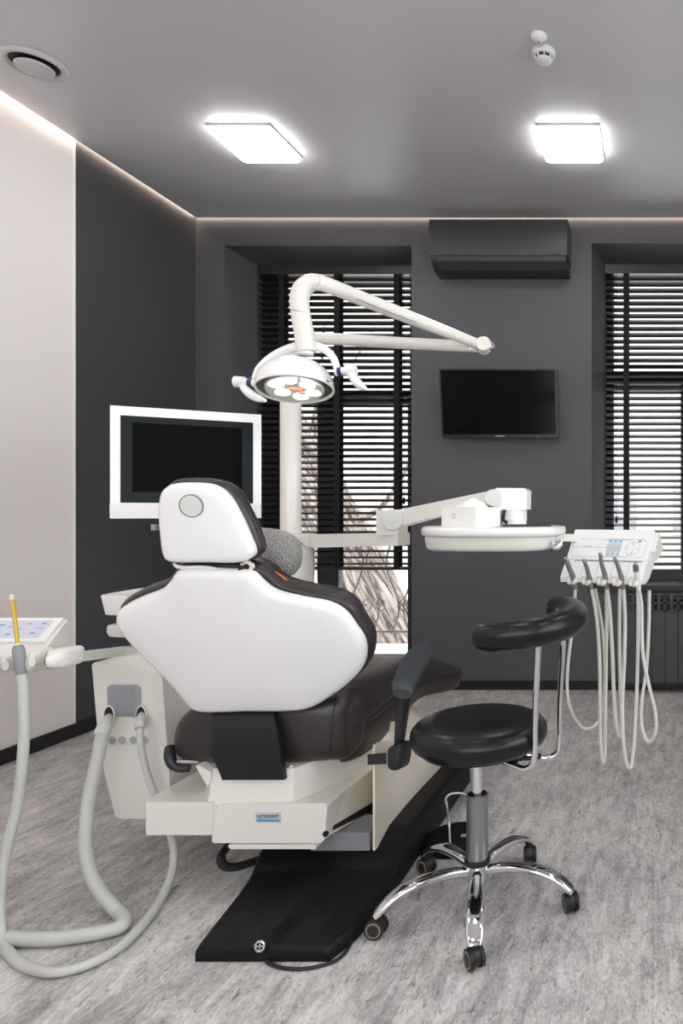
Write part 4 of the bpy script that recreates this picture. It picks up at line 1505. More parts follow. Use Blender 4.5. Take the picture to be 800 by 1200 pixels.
# ================================================================== INSTRUMENT DELIVERY ARM, TRAY AND CONTROL PANEL
dl = thing('instrument_delivery_unit', 'white jointed delivery arm with oval tray and tilted control panel', 'delivery unit', (-0.6, 2.5, 0.9))
za1, zb1 = 1.033, 0.986
yb_ = 2.62
xb_ = P(453, 610, yb_).x
B().lathe([(0.087, 1.0248), (0.087, 1.043), (0.040, 1.043), (0.040, 1.0248)], (xc, yc, 0), seg=36).build('column_collar', 'ivory_plastic', dl)
b = B()
b.hexa([V((xc + 0.04, yc - 0.04, 0.982)) + V((0, 0, 0.044)) - V((0, 0, 0.0)), V((xc + 0.04, yc + 0.04, 1.026)), V((xc + 0.04, yc + 0.04, 1.0425)), V((xc + 0.04, yc - 0.04, 1.0425)),
        V((xc + 0.09, yc - 0.04, 0.988)), V((xc + 0.09, yc + 0.03, 0.988)), V((xc + 0.09, yc + 0.03, 1.0425)), V((xc + 0.09, yc - 0.04, 1.0425))], 0.003)
b.build('arm_root', 'ivory_plastic', dl)
b = B()
a_top = P(361, 626.3, 2.76)
e_top = P(466, 625.0, 2.60)
a_bot = P(361, 642.0, 2.76)
e_bot = P(466, 639.5, 2.60)
back = V((0.02, 0.075, 0))
b.hexa([a_bot, a_bot + back, a_top + back, a_top, e_bot, e_bot + back, e_top + back, e_top], 0.006, 3)
b.build('horizontal_arm', 'ivory_plastic', dl)
b = B()
p = [P(440.5, 627, 2.61), P(466, 627, 2.60), P(466, 599, 2.60), P(463, 598, 2.60), P(441.5, 598, 2.61), P(440.5, 600, 2.61)]
b.prism(p, (0.01, 0.075, 0), 0.004)
b.build('elbow_block', 'ivory_plastic', dl)
q = P(460, 609.5, 2.60)
B().lathe([(0.040, -0.06), (0.0405, 0.0), (0.038, 0.006), (0, 0.007)], q, (0.05, -1, 0), 32).build('pivot_cap', 'grey_white_plastic', dl)
b = B()
s = [P(466, 597.5, 2.605), P(466, 619.5, 2.605), P(468, 619.5, 2.66), P(468, 597.5, 2.66)]
e = [P(577, 574.5, 2.49), P(577, 589.5, 2.49), P(577, 589.5, 2.545), P(577, 574.5, 2.545)]
b.hexa(s + e, 0.007, 3)
b.build('spring_arm', 'ivory_plastic', dl)
b = B()
b.tube([P(470, 616.5, 2.600), P(524, 603, 2.545)], 0.0012, 6)
b.build('arm_seam', 'seam_grey', dl)
q = P(577.5, 583.5, 2.475)
B().lathe([(0.031, -0.07), (0.0315, 0.0), (0.029, 0.005), (0, 0.006)], q, (0.1, -1, 0), 32).build('pivot_cap', 'grey_white_plastic', dl)
b = B()
p = [P(580, 598, 2.48), P(617, 597, 2.48), P(617.5, 575, 2.48), P(614, 572, 2.48), P(582, 571.8, 2.48), P(576, 575, 2.48), P(574, 583, 2.48), P(576, 592, 2.48)]
b.prism(p, (0.0, 0.085, 0), 0.006, 3)
b.build('head_block', 'white_plastic', dl)
q = P(602.5, 597, 2.525)
zt_ = 1.0795
B().lathe([(0.044, zt_), (0.044, P(0, 611, 2.525).z), (0.046, P(0, 610.5, 2.525).z), (0.046, q.z + 0.002)], (q.x, q.y, 0), seg=36).build('swivel_post', 'white_plastic', dl)

# oval tray
tx0, tx1 = P(499.5, 620, 2.40).x, P(661, 620, 2.42).x
tcx, thx = (tx0 + tx1) / 2, (tx1 - tx0) / 2
out = []
for k in range(96):
    a = 2 * PI * k / 96
    cxx = math.copysign(abs(math.cos(a)) ** 0.75, math.cos(a))
    syy = math.copysign(abs(math.sin(a)) ** 0.75, math.sin(a))
    out.append(V((tcx + thx * cxx, 2.42 + 0.235 * syy, 0)))
b = B()
up_ = V((0, 0, 1))
b.pillow([p + V((0, 0, 1.060)) for p in out], up_, [(0.020, -0.014), (0.004, -0.010), (0, -0.002), (0, 0.010), (0.003, 0.017), (0.010, 0.0205), (0.020, 0.0205), (0.026, 0.0180)], 0.0, 4)
tp = b.build('tray', 'white_plastic', dl, sharp=50)
b = B()
zb_t = 1.0
ub = [V((tcx + (thx * 0.90) * math.copysign(abs(math.cos(a)) ** 0.6, math.cos(a)) - 0.008, 2.42 + 0.205 * math.copysign(abs(math.sin(a)) ** 0.6, math.sin(a)), zb_t)) for a in [2 * PI * k / 80 for k in range(80)]]
b.pillow(ub, up_, [(0.020, 0.0), (0.010, 0.003), (0.004, 0.012), (0.0, 0.035), (0.0, 0.058)], 0, 3)
b.build('tray_body', 'ivory_plastic', dl, sharp=50)
b = B()
b.tube([P(656.5, 633, 2.33), P(655.5, 638, 2.325), P(652, 642, 2.32), P(648, 643, 2.32)], [0.008, 0.010, 0.009, 0.006], 12, smooth=4)
b.build('brake_knob', 'chrome', dl)
b = B()
p0_, p1_ = P(652, 630, 2.45), P(690, 631, 2.50)
b.hexa([p0_ + V((0, -0.02, -0.012)), p0_ + V((0, 0.02, -0.012)), p0_ + V((0, 0.02, 0.014)), p0_ + V((0, -0.02, 0.014)),
        p1_ + V((0, -0.02, -0.012)), p1_ + V((0, 0.02, -0.012)), p1_ + V((0, 0.02, 0.014)), p1_ + V((0, -0.02, 0.014))], 0.003)
b.build('panel_link', 'ivory_plastic', dl)

# control panel: slanted face, holder lip below
aa = math.radians(18)
pu, pw = V((math.cos(aa), -math.sin(aa), 0)), V((-math.sin(aa), -math.cos(aa), 0))
TL = V((-0.285, 2.5, 1.066))
PW = 0.303


def PP(u, r, d=0.0):
    """u across the panel, r down its slanted face (0..1), d out of the face"""
    dn = pw * 0.12 + V((0, 0, -0.166))
    n = (pw * 0.166 + V((0, 0, 0.12))).normalized()
    return TL + pu * (u * PW) + dn * r + n * d


pnr = (pw * 0.166 + V((0, 0, 0.12))).normalized()
pdn = (pw * 0.12 + V((0, 0, -0.166))).normalized()
prof = [PP(0, 0), PP(0, 0.62), PP(0, 0.625, -0.004), PP(0, 0.655, -0.004), PP(0, 0.66, 0.002), PP(0, 1.0, 0.006), PP(0, 1.06, -0.006), PP(0, 0.98, -0.030), PP(0, 0.80, -0.055), PP(0, 0.2, -0.085), PP(0, -0.02, -0.05)]
b = B().prism(prof, pu * PW, 0.003, 2, 25)
pb = b.build('panel_body', 'white_plastic', dl, sharp=30)
b = B().prism([PP(1.0, 0.02, -0.012), PP(1.0, 0.40, -0.012), PP(1.0, 0.46, -0.05), PP(1.0, 0.12, -0.085)], pu * 0.018, 0.003)
b.build('panel_end', 'ivory_plastic', dl)
b = B()
b.prism([PP(0.1, 0.632, -0.0035), PP(0.93, 0.632, -0.0035), PP(0.93, 0.648, -0.0035), PP(0.1, 0.648, -0.0035)], pnr * 0.001)
b.build('lip_slot', 'slot_black', pb)


def ring_outline(u0, u1, r0, r1, rad):
    """thin rounded line drawn on the panel face"""
    pts = []
    w_, h_ = (u1 - u0) * PW, (r1 - r0) * 0.205
    for (cx_, cy_, a0) in ((u1 * PW - rad, r0 * 0.205 + rad, -90), (u1 * PW - rad, r1 * 0.205 - rad, 0), (u0 * PW + rad, r1 * 0.205 - rad, 90), (u0 * PW + rad, r0 * 0.205 + rad, 180)):
        for k in range(7):
            a = math.radians(a0 + 15 * k)
            pts.append(PP((cx_ + rad * math.cos(a)) / PW, (cy_ + rad * math.sin(a)) / 0.205, 0.0002))
    return pts


b = B().tube(ring_outline(0.035, 0.945, 0.2, 0.56, 0.012), 0.0005, 4, loop=True)
b.tube([PP(0.035, 0.37, 0.0002), PP(0.14, 0.37, 0.0002)], 0.0006, 4).tube([PP(0.30, 0.37, 0.0002), PP(0.46, 0.37, 0.0002)], 0.0006, 4)
b.tube(ring_outline(0.36, 0.80, 0.205, 0.555, 0.030), 0.0004, 4, loop=True)
b.build('printed_lines', 'ink_grey', pb)
text('panel_lettering', 'ULTRADENT', 0.011, PP(0.22, 0.36, 0.0003), pu, -pdn, 'ink_grey', pb, 0.0002, width=0.040)
B().prism([PP(0.47, 0.30, 0.0), PP(0.645, 0.30, 0.0), PP(0.645, 0.455, 0.0), PP(0.47, 0.455, 0.0)], pnr * 0.0012, 0.0004).build('display', 'lcd_grey', pb)
for k in range(3):
    for r_ in (0.245, 0.505):
        u_ = 0.475 + 0.06 * k
        kb = B().prism([PP(u_, r_ - 0.036, 0), PP(u_ + 0.050, r_ - 0.036, 0), PP(u_ + 0.050, r_ + 0.036, 0), PP(u_, r_ + 0.036, 0)], pnr * 0.0010, 0.0004).build('soft_key', 'blue_key', pb)
        B().prism([PP(u_ + 0.016, r_ - 0.012, 0.0008), PP(u_ + 0.034, r_ - 0.016, 0.0008), PP(u_ + 0.032, r_ + 0.014, 0.0008)], pnr * 0.0006).build('key_symbol', 'key_ink', kb)
kc = PP(0.79, 0.385, 0.0)
dp = B().lathe([(0.027, -0.0003), (0.027, 0.0006), (0.0262, 0.0006), (0.0262, -0.0003)], kc, pnr, 32, ring=True).build('key_ring', 'ink_grey', pb)
for k in range(4):
    a = k * PI / 2
    c = kc + pu * (0.018 * math.cos(a)) + pdn * (0.018 * math.sin(a))
    d1, d2 = pu * math.cos(a) + pdn * math.sin(a), -pu * math.sin(a) + pdn * math.cos(a)
    B().prism([c + d1 * 0.003, c + d2 * 0.0028 - d1 * 0.002, c - d2 * 0.0028 - d1 * 0.002], pnr * 0.0009).build('arrow_key', 'ink_grey', dp)
B().lathe([(0.0055, 0), (0.0055, 0.0008), (0, 0.0008)], PP(0.86, 0.235, 0), pnr, 20, 1.2, 0.8).build('round_key', 'ink_grey', pb)

# holder lip: five cradles
hold = [0.155, 0.335, 0.52, 0.705, 0.90]
for i, u_ in enumerate(hold):
    b = B()
    for sg in (-1, 1):
        b.tube([PP(u_ + sg * 0.038, 0.99, -0.004), PP(u_ + sg * 0.036, 0.99, 0.008), PP(u_ + sg * 0.024, 1.0, 0.016)], [0.0100, 0.0085, 0.005], 10, smooth=3)
        b.tube([PP(u_ + sg * 0.036, 0.985, 0.004), PP(u_ + sg * 0.034, 1.06, 0.004), PP(u_ + sg * 0.026, 1.115, 0.002)], [0.0095, 0.0085, 0.006], 10, smooth=3)
    b.tube([PP(u_ - 0.035, 1.03, -0.006), PP(u_, 1.07, -0.006), PP(u_ + 0.035, 1.03, -0.006)], 0.009, 10, smooth=4)
    b.build('instrument_cradle', 'ivory_plastic', dl)
    if i < 4:
        u2 = (u_ + hold[i + 1]) / 2
        B().prism([PP(u2 - 0.0015, 0.665, 0.0018), PP(u2 + 0.0015, 0.665, 0.0018), PP(u2 + 0.0015, 0.99, 0.0063), PP(u2 - 0.0015, 0.99, 0.0063)], pnr * 0.0005).build('lip_joint', 'seam_grey', pb)

# handpieces hanging in the cradles, each with its hose
hp_label = ['slim metal handpiece nearest the oval tray, in the first cradle', 'metal handpiece with a bent tip in the second cradle from the tray',
            'tallest metal handpiece, in the middle cradle of the control panel', 'curved metal handpiece in the cradle between the tallest and the white one',
            'white handpiece with a grey rounded tip, in the last cradle']
tips = [((663, 655), (667, 666), (671.5, 676), (674, 690)), ((684, 657), (686.5, 663), (690, 676), (693, 690)), ((703, 649), (704.5, 660), (708.5, 674), (711, 690)),
        ((720, 655), (723, 661), (727.5, 676), (730.5, 690)), ((744, 660), (745, 668), (747, 678), (748, 690))]
hoses = [[(674, 690), (673, 705), (671.5, 730), (668, 755), (664.5, 790), (665.5, 820), (672, 839), (685, 854), (697, 850), (705, 832), (708, 790), (706, 740), (700, 705), (697, 690)],
         [(693, 690), (696, 705), (700, 735), (702.5, 780), (703, 840), (704, 875), (706.5, 893), (708.5, 884), (709, 840), (710, 770), (710.5, 720), (710, 690)],
         [(711, 690), (714, 715), (717, 760), (719.5, 820), (722, 850), (725.5, 862), (727.5, 850), (726.5, 800), (725.5, 740), (726, 690)],
         [(730.5, 690), (732, 720), (731.5, 770), (729, 830), (731, 876), (735, 898), (738.5, 899), (741.5, 884), (744.5, 840), (747, 770), (747.5, 720), (747, 690)],
         [(748, 690), (751, 705), (753, 765), (760, 803), (768, 838), (766.5, 862), (759.5, 869), (752.5, 855), (751.5, 825), (757, 785), (760, 730), (760.5, 692)]]
for i in range(5):
    u_ = hold[i]
    cr = PP(u_, 0.95, 0.014)
    Yc = cr.y
    t0_, t1_, t2_, t3_ = tips[i]
    q0, q1, q2, q3 = P(*t0_, Yc - 0.052), P(*t1_, Yc - 0.032), P(*t2_, Yc - 0.008), P(*t3_, Yc + 0.010)
    hp = thing('dental_handpiece', hp_label[i], 'handpiece', q2)
    if i < 4:
        b = B().tube([q0, q0.lerp(q1, 0.25), q1, q2, q2.lerp(q3, 0.5), q3], [0.0062, 0.0066, 0.0072, 0.0088, 0.0082, 0.0070] if i != 0 else [0.008, 0.009, 0.009, 0.0095, 0.0085, 0.0070], 14, smooth=4)
        b.build('metal_body', 'instrument_metal', hp, sharp=60)
        d = (q0 - q1).normalized()
        B().tube([q0 - d * 0.001, q0 + d * 0.004], [0.0068, 0.0058] if i else [0.0088, 0.008], 12).build('head_ring', 'chrome', hp)
        B().tube([q2.lerp(q1, 0.05), q2.lerp(q3, 0.35)], 0.0098, 14).build('coupling', 'brushed_steel', hp)
    else:
        b = B().tube([q0.lerp(q1, 0.6), q1, q2, q3], [0.0095, 0.0100, 0.0098, 0.0085], 14, smooth=4)
        b.build('white_body', 'white_plastic', hp, sharp=60)
        b = B().tube([q0, q0.lerp(q1, 0.12), q0.lerp(q1, 0.45), q1], [0.004, 0.0075, 0.0098, 0.0104], 14, smooth=3)
        b.build('rounded_tip', 'grey_metal', hp, sharp=60)
    hz = hoses[i]
    n_ = len(hz)
    Ya, Yb2 = q3.y, Yc + (0.15, 0.07, 0.10, 0.10, 0.08)[i]
    pts = []
    for k, (x, y) in enumerate(hz):
        t = k / (n_ - 1)
        s_ = t * t * (3 - 2 * t)
        pts.append(P(x, y, Ya + (Yb2 - Ya) * s_ + (0.012 * i if 0 < k < n_ - 1 else 0) * 0.3))
    rr = (0.0058, 0.0066, 0.0070, 0.0066, 0.0062)[i]
    B().tube(catmull(pts, 10), rr, 12).build('hose', 'hose_pale', hp, sharp=70)

# things lying on the tray
zt_ = 1.0783
bxR = math.radians(32)
c_ = P(549, 606, 2.33)
R = Matrix.Rotation(-bxR, 3, 'Z')
hb_ = P(0, 594.5, 2.33).z - zt_
tb = thing('tissue_box', 'small white tissue box standing on the oval tray', 'tissue box', (c_.x, 2.36, zt_))
cb = V((c_.x, 2.36, zt_ + hb_ / 2))
B().box(cb, (0.165, 0.115, hb_), R, 0.003).build('carton', 'box_white', tb)
top = cb + V((0, 0, hb_ / 2))
b = B()
for (dx, dy, hh, w_) in ((-0.002, 0.0, 0.034, 0.05), (0.01, 0.008, 0.026, 0.045), (-0.015, 0.004, 0.02, 0.04)):
    base_ = []
    rows = []
    for t in (0, 0.35, 0.7, 1.0):
        row = []
        for k in range(14):
            a = 2 * PI * k / 14
            rad = w_ * (1 - t) ** 0.8 + 0.003
            rad *= 1 + 0.22 * math.sin(3 * a + dx * 300) * (1 - t)
            row.append(top + V((dx + rad * math.cos(a) + 0.012 * t, dy + rad * 0.5 * math.sin(a), -0.0005 + hh * t)))
        rows.append(row)
    b.loft(rows)
b.build('tissue', 'tissue_white', tb, sharp=70)
q = RP(531.5, 604.5, cb + R @ V((0, -0.0577, 0)), R @ V((0, -1, 0)))
fn = R @ V((0, -1, 0))
B().lathe([(0.0085, 0), (0.0085, 0.0008), (0.0068, 0.0008), (0.0068, 0)], q, fn, 24, ring=True).build('ring_mark', 'ink_grey', tb)
tab = thing('black_tablet', 'thin black tablet lying on the oval tray beside the tissue box', 'tablet', (-0.5, 2.45, zt_))
b = B()
c1 = V((P(618, 615, 2.385).x, 2.385, zt_ + 0.0045))
b.box(c1, (0.165, 0.100, 0.008), Matrix.Rotation(0.14, 3, 'Z'), 0.002)
tb_ = b.build('case', 'black_plastic', tab)
B().box(c1 + V((0, 0, 0.0043)), (0.153, 0.088, 0.001), Matrix.Rotation(0.14, 3, 'Z')).build('screen', 'screen_black', tab)
b = B()
b.tube([P(591, 597.5, 2.44), P(590, 603, 2.435), P(589.5, 609, 2.43), P(594, 613, 2.425)], 0.006, 8, smooth=4, flat=0.5)
b.build('charging_cable', 'black_rubber', tab)

# ================================================================== ASSISTANT HOLDER WITH SUCTION HOSES
YA = 1.86
ah = thing('assistant_holder', 'white suction holder with blue keypad at the edge of the photo', 'holder', P(40, 760, 1.9))
b = B()
# wedge body: keypad deck on top, holders on the near edge
ox, oz = P(83, 733, 1.93), P(78, 786, 1.80)


def AH(px, py, Y):
    return P(px, py, Y)


L0, R0 = -1.95, -1.648
sl = 0.02   # the deck falls away towards the near edge
prof = [(1.922, 0.826), (1.865, 0.768), (1.838, 0.748), (1.825, 0.722), (1.832, 0.704), (1.88, 0.696), (1.915, 0.715), (1.93, 0.77)]
dx_ = V((R0 - L0, 0.0, 0))
b.prism([V((L0, y, z)) for y, z in prof], dx_, 0.006, 3)
b.build('housing', 'ivory_plastic', ah, sharp=30)
dk = V((0, 0.057, 0.058)).normalized()
dnn = V((1, 0.0, 0)).cross(dk).normalized()
o0 = V((L0, 1.865, 0.768))


def DK(u, v, d=0.0):
    return o0 + V((1, 0.0, 0)) * u + dk * v + dnn * d


B().prism([DK(0.0, 0.002, -0.002), DK(0.292, 0.002, -0.002), DK(0.298, 0.080, -0.002), DK(0.0, 0.080, -0.002)], dnn * 0.013, 0.004, 3).build('keypad_plinth', 'white_plastic', ah)
kp_ = B().prism([DK(0.0, 0.013, 0.0108), DK(0.270, 0.013, 0.0108), DK(0.278, 0.071, 0.0108), DK(0.0, 0.071, 0.0108)], dnn * 0.0012).build('keypad', 'keypad_face', ah)
for (u, v) in ((0.258, 0.060), (0.246, 0.027), (0.18, 0.024), (0.145, 0.054), (0.13, 0.038), (0.115, 0.020)):
    B().prism([DK(u + 0.011 * math.cos(a), v + 0.0045 * math.sin(a), 0.012) for a in [2 * PI * k / 12 for k in range(12)]], dnn * 0.0006).build('key', 'blue_key', kp_)
    B().prism([DK(u - 0.005, v - 0.001, 0.0124), DK(u + 0.006, v - 0.001, 0.0124), DK(u + 0.005, v + 0.002, 0.0124), DK(u - 0.005, v + 0.002, 0.0124)], dnn * 0.0006).build('key_mark', 'key_ink', kp_)
for (u, v, w_) in ((0.165, 0.048, 0.03), (0.21, 0.058, 0.015), (0.195, 0.040, 0.012), (0.248, 0.043, 0.014)):
    B().prism([DK(u, v, 0.012), DK(u + w_, v, 0.012), DK(u + w_, v + 0.002, 0.012), DK(u, v + 0.002, 0.012)], dnn * 0.0004).build('print_mark', 'ink_grey', kp_)
# claws on the near edge
for (cxp, yy, sc_) in ((-14, 781, 1.0), (24, 779, 1.0), (54.5, 775, 1.0)):
    c = P(cxp, yy, 1.795)
    b = B()
    for sg in (-1, 1):
        b.tube([c + V((sg * 0.030, 0.045, 0.006)), c + V((sg * 0.0315, 0.012, 0.006)), c + V((sg * 0.028, -0.012, 0.004)), c + V((sg * 0.018, -0.022, 0.003))], [0.0125, 0.012, 0.0105, 0.007], 12, smooth=4, flat=1.9)
    b.tube([c + V((-0.030, 0.040, 0)), c + V((0, 0.045, 0)), c + V((0.030, 0.040, 0))], 0.012, 10, smooth=4, flat=1.7)
    b.build('holder_claw', 'ivory_plastic', ah, sharp=60)
c = P(64, 774, 1.80)
B().superball(c + V((0.004, 0.03, 0.004)), (0.022, 0.045, 0.026), 0.5, 0.5).build('end_cap', 'ivory_plastic', ah)
for k in (0, 1):
    B().tube([c + V((-0.013 + 0.009 * k, -0.006, 0.024)), c + V((-0.013 + 0.009 * k, -0.016, 0.0)), c + V((-0.012 + 0.009 * k, -0.006, -0.020))], 0.0012, 6, smooth=3).build('cap_line', 'seam_grey', ah)
b = B()
a0, a1 = P(80, 771, 1.86), P(150, 762.5, 2.06)
d = V((0, 0.03, 0))
h_ = V((0, 0, 0.013))
b.hexa([a0 - h_ - d * 0.5, a0 - h_ + d * 0.5, a0 + h_ + d * 0.5, a0 + h_ - d * 0.5, a1 - h_ - d * 0.5, a1 - h_ + d * 0.5, a1 + h_ + d * 0.5, a1 + h_ - d * 0.5], 0.004, 2)
b.build('swing_arm', 'ivory_plastic', ah)
b = B()
a2 = V((-1.50, 2.22, a1.z))
b.hexa([a1 - h_ - d * 0.5, a1 - h_ + d * 0.5, a1 + h_ + d * 0.5, a1 + h_ - d * 0.5, a2 + V((-0.02, 0, 0)) - h_, a2 + V((0.02, 0, 0)) - h_, a2 + V((0.02, 0, 0)) + h_, a2 + V((-0.02, 0, 0)) + h_], 0.003)
b.lathe([(0.025, 0.6805), (0.025, a2.z + 0.014), (0.0, a2.z + 0.016)], (a2.x - 0.035, a2.y + 0.06, 0), seg=20)
b.build('swing_arm_joint', 'ivory_plastic', ah)

# suction hose with the yellow straw
sh = thing('suction_hose', 'grey suction hose with a yellow straw tip looping over the floor', 'suction hose', FL(60, 1141))
hb1 = B().tube([P(21, 757, 1.775), P(21.5, 761, 1.773), P(22.5, 770, 1.772), P(24, 782, 1.772), P(25, 791, 1.773)], [0.0105, 0.0135, 0.0135, 0.0125, 0.0115], 16, smooth=4)
hnd = hb1.build('handle', 'hose_dark', sh, sharp=60)
B().tube([P(20.5, 754, 1.775), P(21, 758, 1.775)], [0.0075, 0.009], 14).build('tip_collar', 'clear_tip', hnd)
st = B().tube([P(20.8, 756, 1.775), P(17.5, 727, 1.782), P(14.2, 702, 1.79)], 0.0048, 12).build('yellow_straw', 'yellow_plastic', sh)
B().tube([P(14.4, 703, 1.79), P(13.6, 696.5, 1.792)], [0.0056, 0.0052], 12).build('straw_cap', 'clear_tip', st)


def rest(p, r):
    return V((p.x, p.y, max(p.z, r + 0.0005)))


r_ = 0.0122
pts = [P(25, 789, 1.773), P(27.5, 812, 1.775), P(28.5, 850, 1.78), P(26.5, 890, 1.785), P(20, 945, 1.80), P(10, 985, 1.80), P(3.5, 1020, 1.80), P(0, 1055, 1.795), P(0.5, 1085, 1.78),
       FL(5, 1106, r_), FL(18, 1125, r_), FL(38, 1136, r_), FL(66, 1140, r_), FL(100, 1132, r_), FL(138, 1112, r_), FL(168, 1083, r_), P(190, 1052, 1.98), P(202, 1020, 2.06), P(204, 998, 2.09), P(199, 975, 2.10), P(188, 948, 2.105), P(176, 918, 2.10), P(168, 890, 2.09), P(164.5, 868, 2.085), P(164, 853, 2.09)]
pts = [rest(p, r_ + 0.0006) for p in pts]
lc = catmull(pts, 14)
half = int(len(lc) * 0.86)
b = B()
tot = resample(lc, 560)
rr = []
for i, p in enumerate(tot):
    t = i / 559
    base_r = 0.0116 if t < 0.8 else 0.0116 - 0.0026 * min(1, (t - 0.8) / 0.15)
    rr.append(base_r + (0.0012 if i % 2 else -0.0012))
b.tube(tot, rr, 12)
b.build('ribbed_hose', 'hose_grey', sh, sharp=80)
B().tube([P(163, 854, 2.088), P(164, 848, 2.10), P(165, 842, 2.125), P(166, 838, 2.148)], [0.0135, 0.0140, 0.0120, 0.010], 14, smooth=4).build('hose_cuff', 'hose_grey', sh, sharp=60)

sh2 = thing('suction_hose', 'thick grey ribbed suction hose kinked on the floor in front of the unit', 'suction hose', FL(100, 1098))
r_ = 0.0185
pts = [P(120, 858, 2.075), P(114, 890, 2.06), P(106, 925, 2.04), P(101, 960, 2.02), P(100.5, 995, 1.99), P(107, 1025, 1.955), P(121, 1050, 1.925), P(137, 1069, 1.90), FL(145, 1079, r_), FL(141, 1087, r_), FL(124, 1092, r_), FL(95, 1097, r_), FL(60, 1101, r_), FL(25, 1101, r_), FL(-10, 1094, r_), P(-45, 1070, 1.83), P(-62, 1020, 1.83), P(-55, 930, 1.81), P(-30, 850, 1.79), P(-17, 812, 1.777), P(-15, 798, 1.775)]
pts = [rest(p, r_ + 0.0012) for p in pts]
tot = resample(catmull(pts, 14), 640)
b = B()
b.tube(tot, [(0.0168 if i < 40 else 0.0176) + (0.0011 if i % 2 else -0.0011) for i in range(640)], 14)
b.build('ribbed_hose', 'hose_grey', sh2, sharp=80)
B().tube([P(119, 861, 2.073), P(121.5, 853, 2.085), P(125, 845, 2.115), P(127.5, 840, 2.148)], [0.0205, 0.0195, 0.0145, 0.0105], 16, smooth=4).build('hose_cuff', 'hose_grey', sh2, sharp=60)
B().tube([P(-14, 765, 1.773), P(-14, 780, 1.772), P(-15, 801, 1.775)], [0.014, 0.0165, 0.0185], 16).build('handle', 'hose_dark', sh2, sharp=60)

# ================================================================== STOOL
SX, SY = -0.503, 1.954
st = thing('doctor_stool', 'black leather round stool with curved back roll and chrome star base', 'stool', (SX, SY, 0))
RS = 0.191
b = B()
b.lathe([(0.0, 0.462), (0.150, 0.460), (0.168, 0.463), (0.182, 0.474), (0.190, 0.490), (RS, 0.503), (0.188, 0.516), (0.178, 0.529), (0.160, 0.538), (0.120, 0.5435), (0.06, 0.546), (0.0, 0.547)], (SX + 0.008, SY, 0), seg=64)
b.build('seat', 'black_leather', st, sharp=80)
B().lathe([(0.150, 0.452), (0.155, 0.456), (0.155, 0.461), (0.0, 0.461)], (SX, SY, 0), seg=48).build('seat_pan', 'slot_black', st)
B().bb((SX - 0.06, SY - 0.07, 0.437), (SX + 0.13, SY + 0.07, 0.453), 0.004).build('seat_plate', 'slot_black', st)
B().lathe([(0.0145, 0.31), (0.0145, 0.438), (0, 0.438)], (SX, SY, 0), seg=24).build('gas_rod', 'chrome', st)
b = B().lathe([(0.0305, 0.135), (0.0305, 0.322), (0.0285, 0.324), (0.026, 0.324), (0.026, 0.30)], (SX, SY, 0), seg=36)
b.build('column_sleeve', 'grey_metal', st)
B().lathe([(0.025, 0.29), (0.0255, 0.3235), (0.015, 0.3235), (0.015, 0.29)], (SX, SY, 0), seg=30).build('sleeve_bush', 'slot_black', st)
B().lathe([(0.036, 0.128), (0.0365, 0.131), (0.0365, 0.138), (0.034, 0.141), (0, 0.141)], (SX, SY, 0), seg=32).build('collar', 'slot_black', st)
B().lathe([(0.0, 0.075), (0.028, 0.075), (0.032, 0.080), (0.033, 0.125), (0.0, 0.128)], (SX, SY, 0), seg=32).build('hub', 'chrome', st)
RC = 0.271
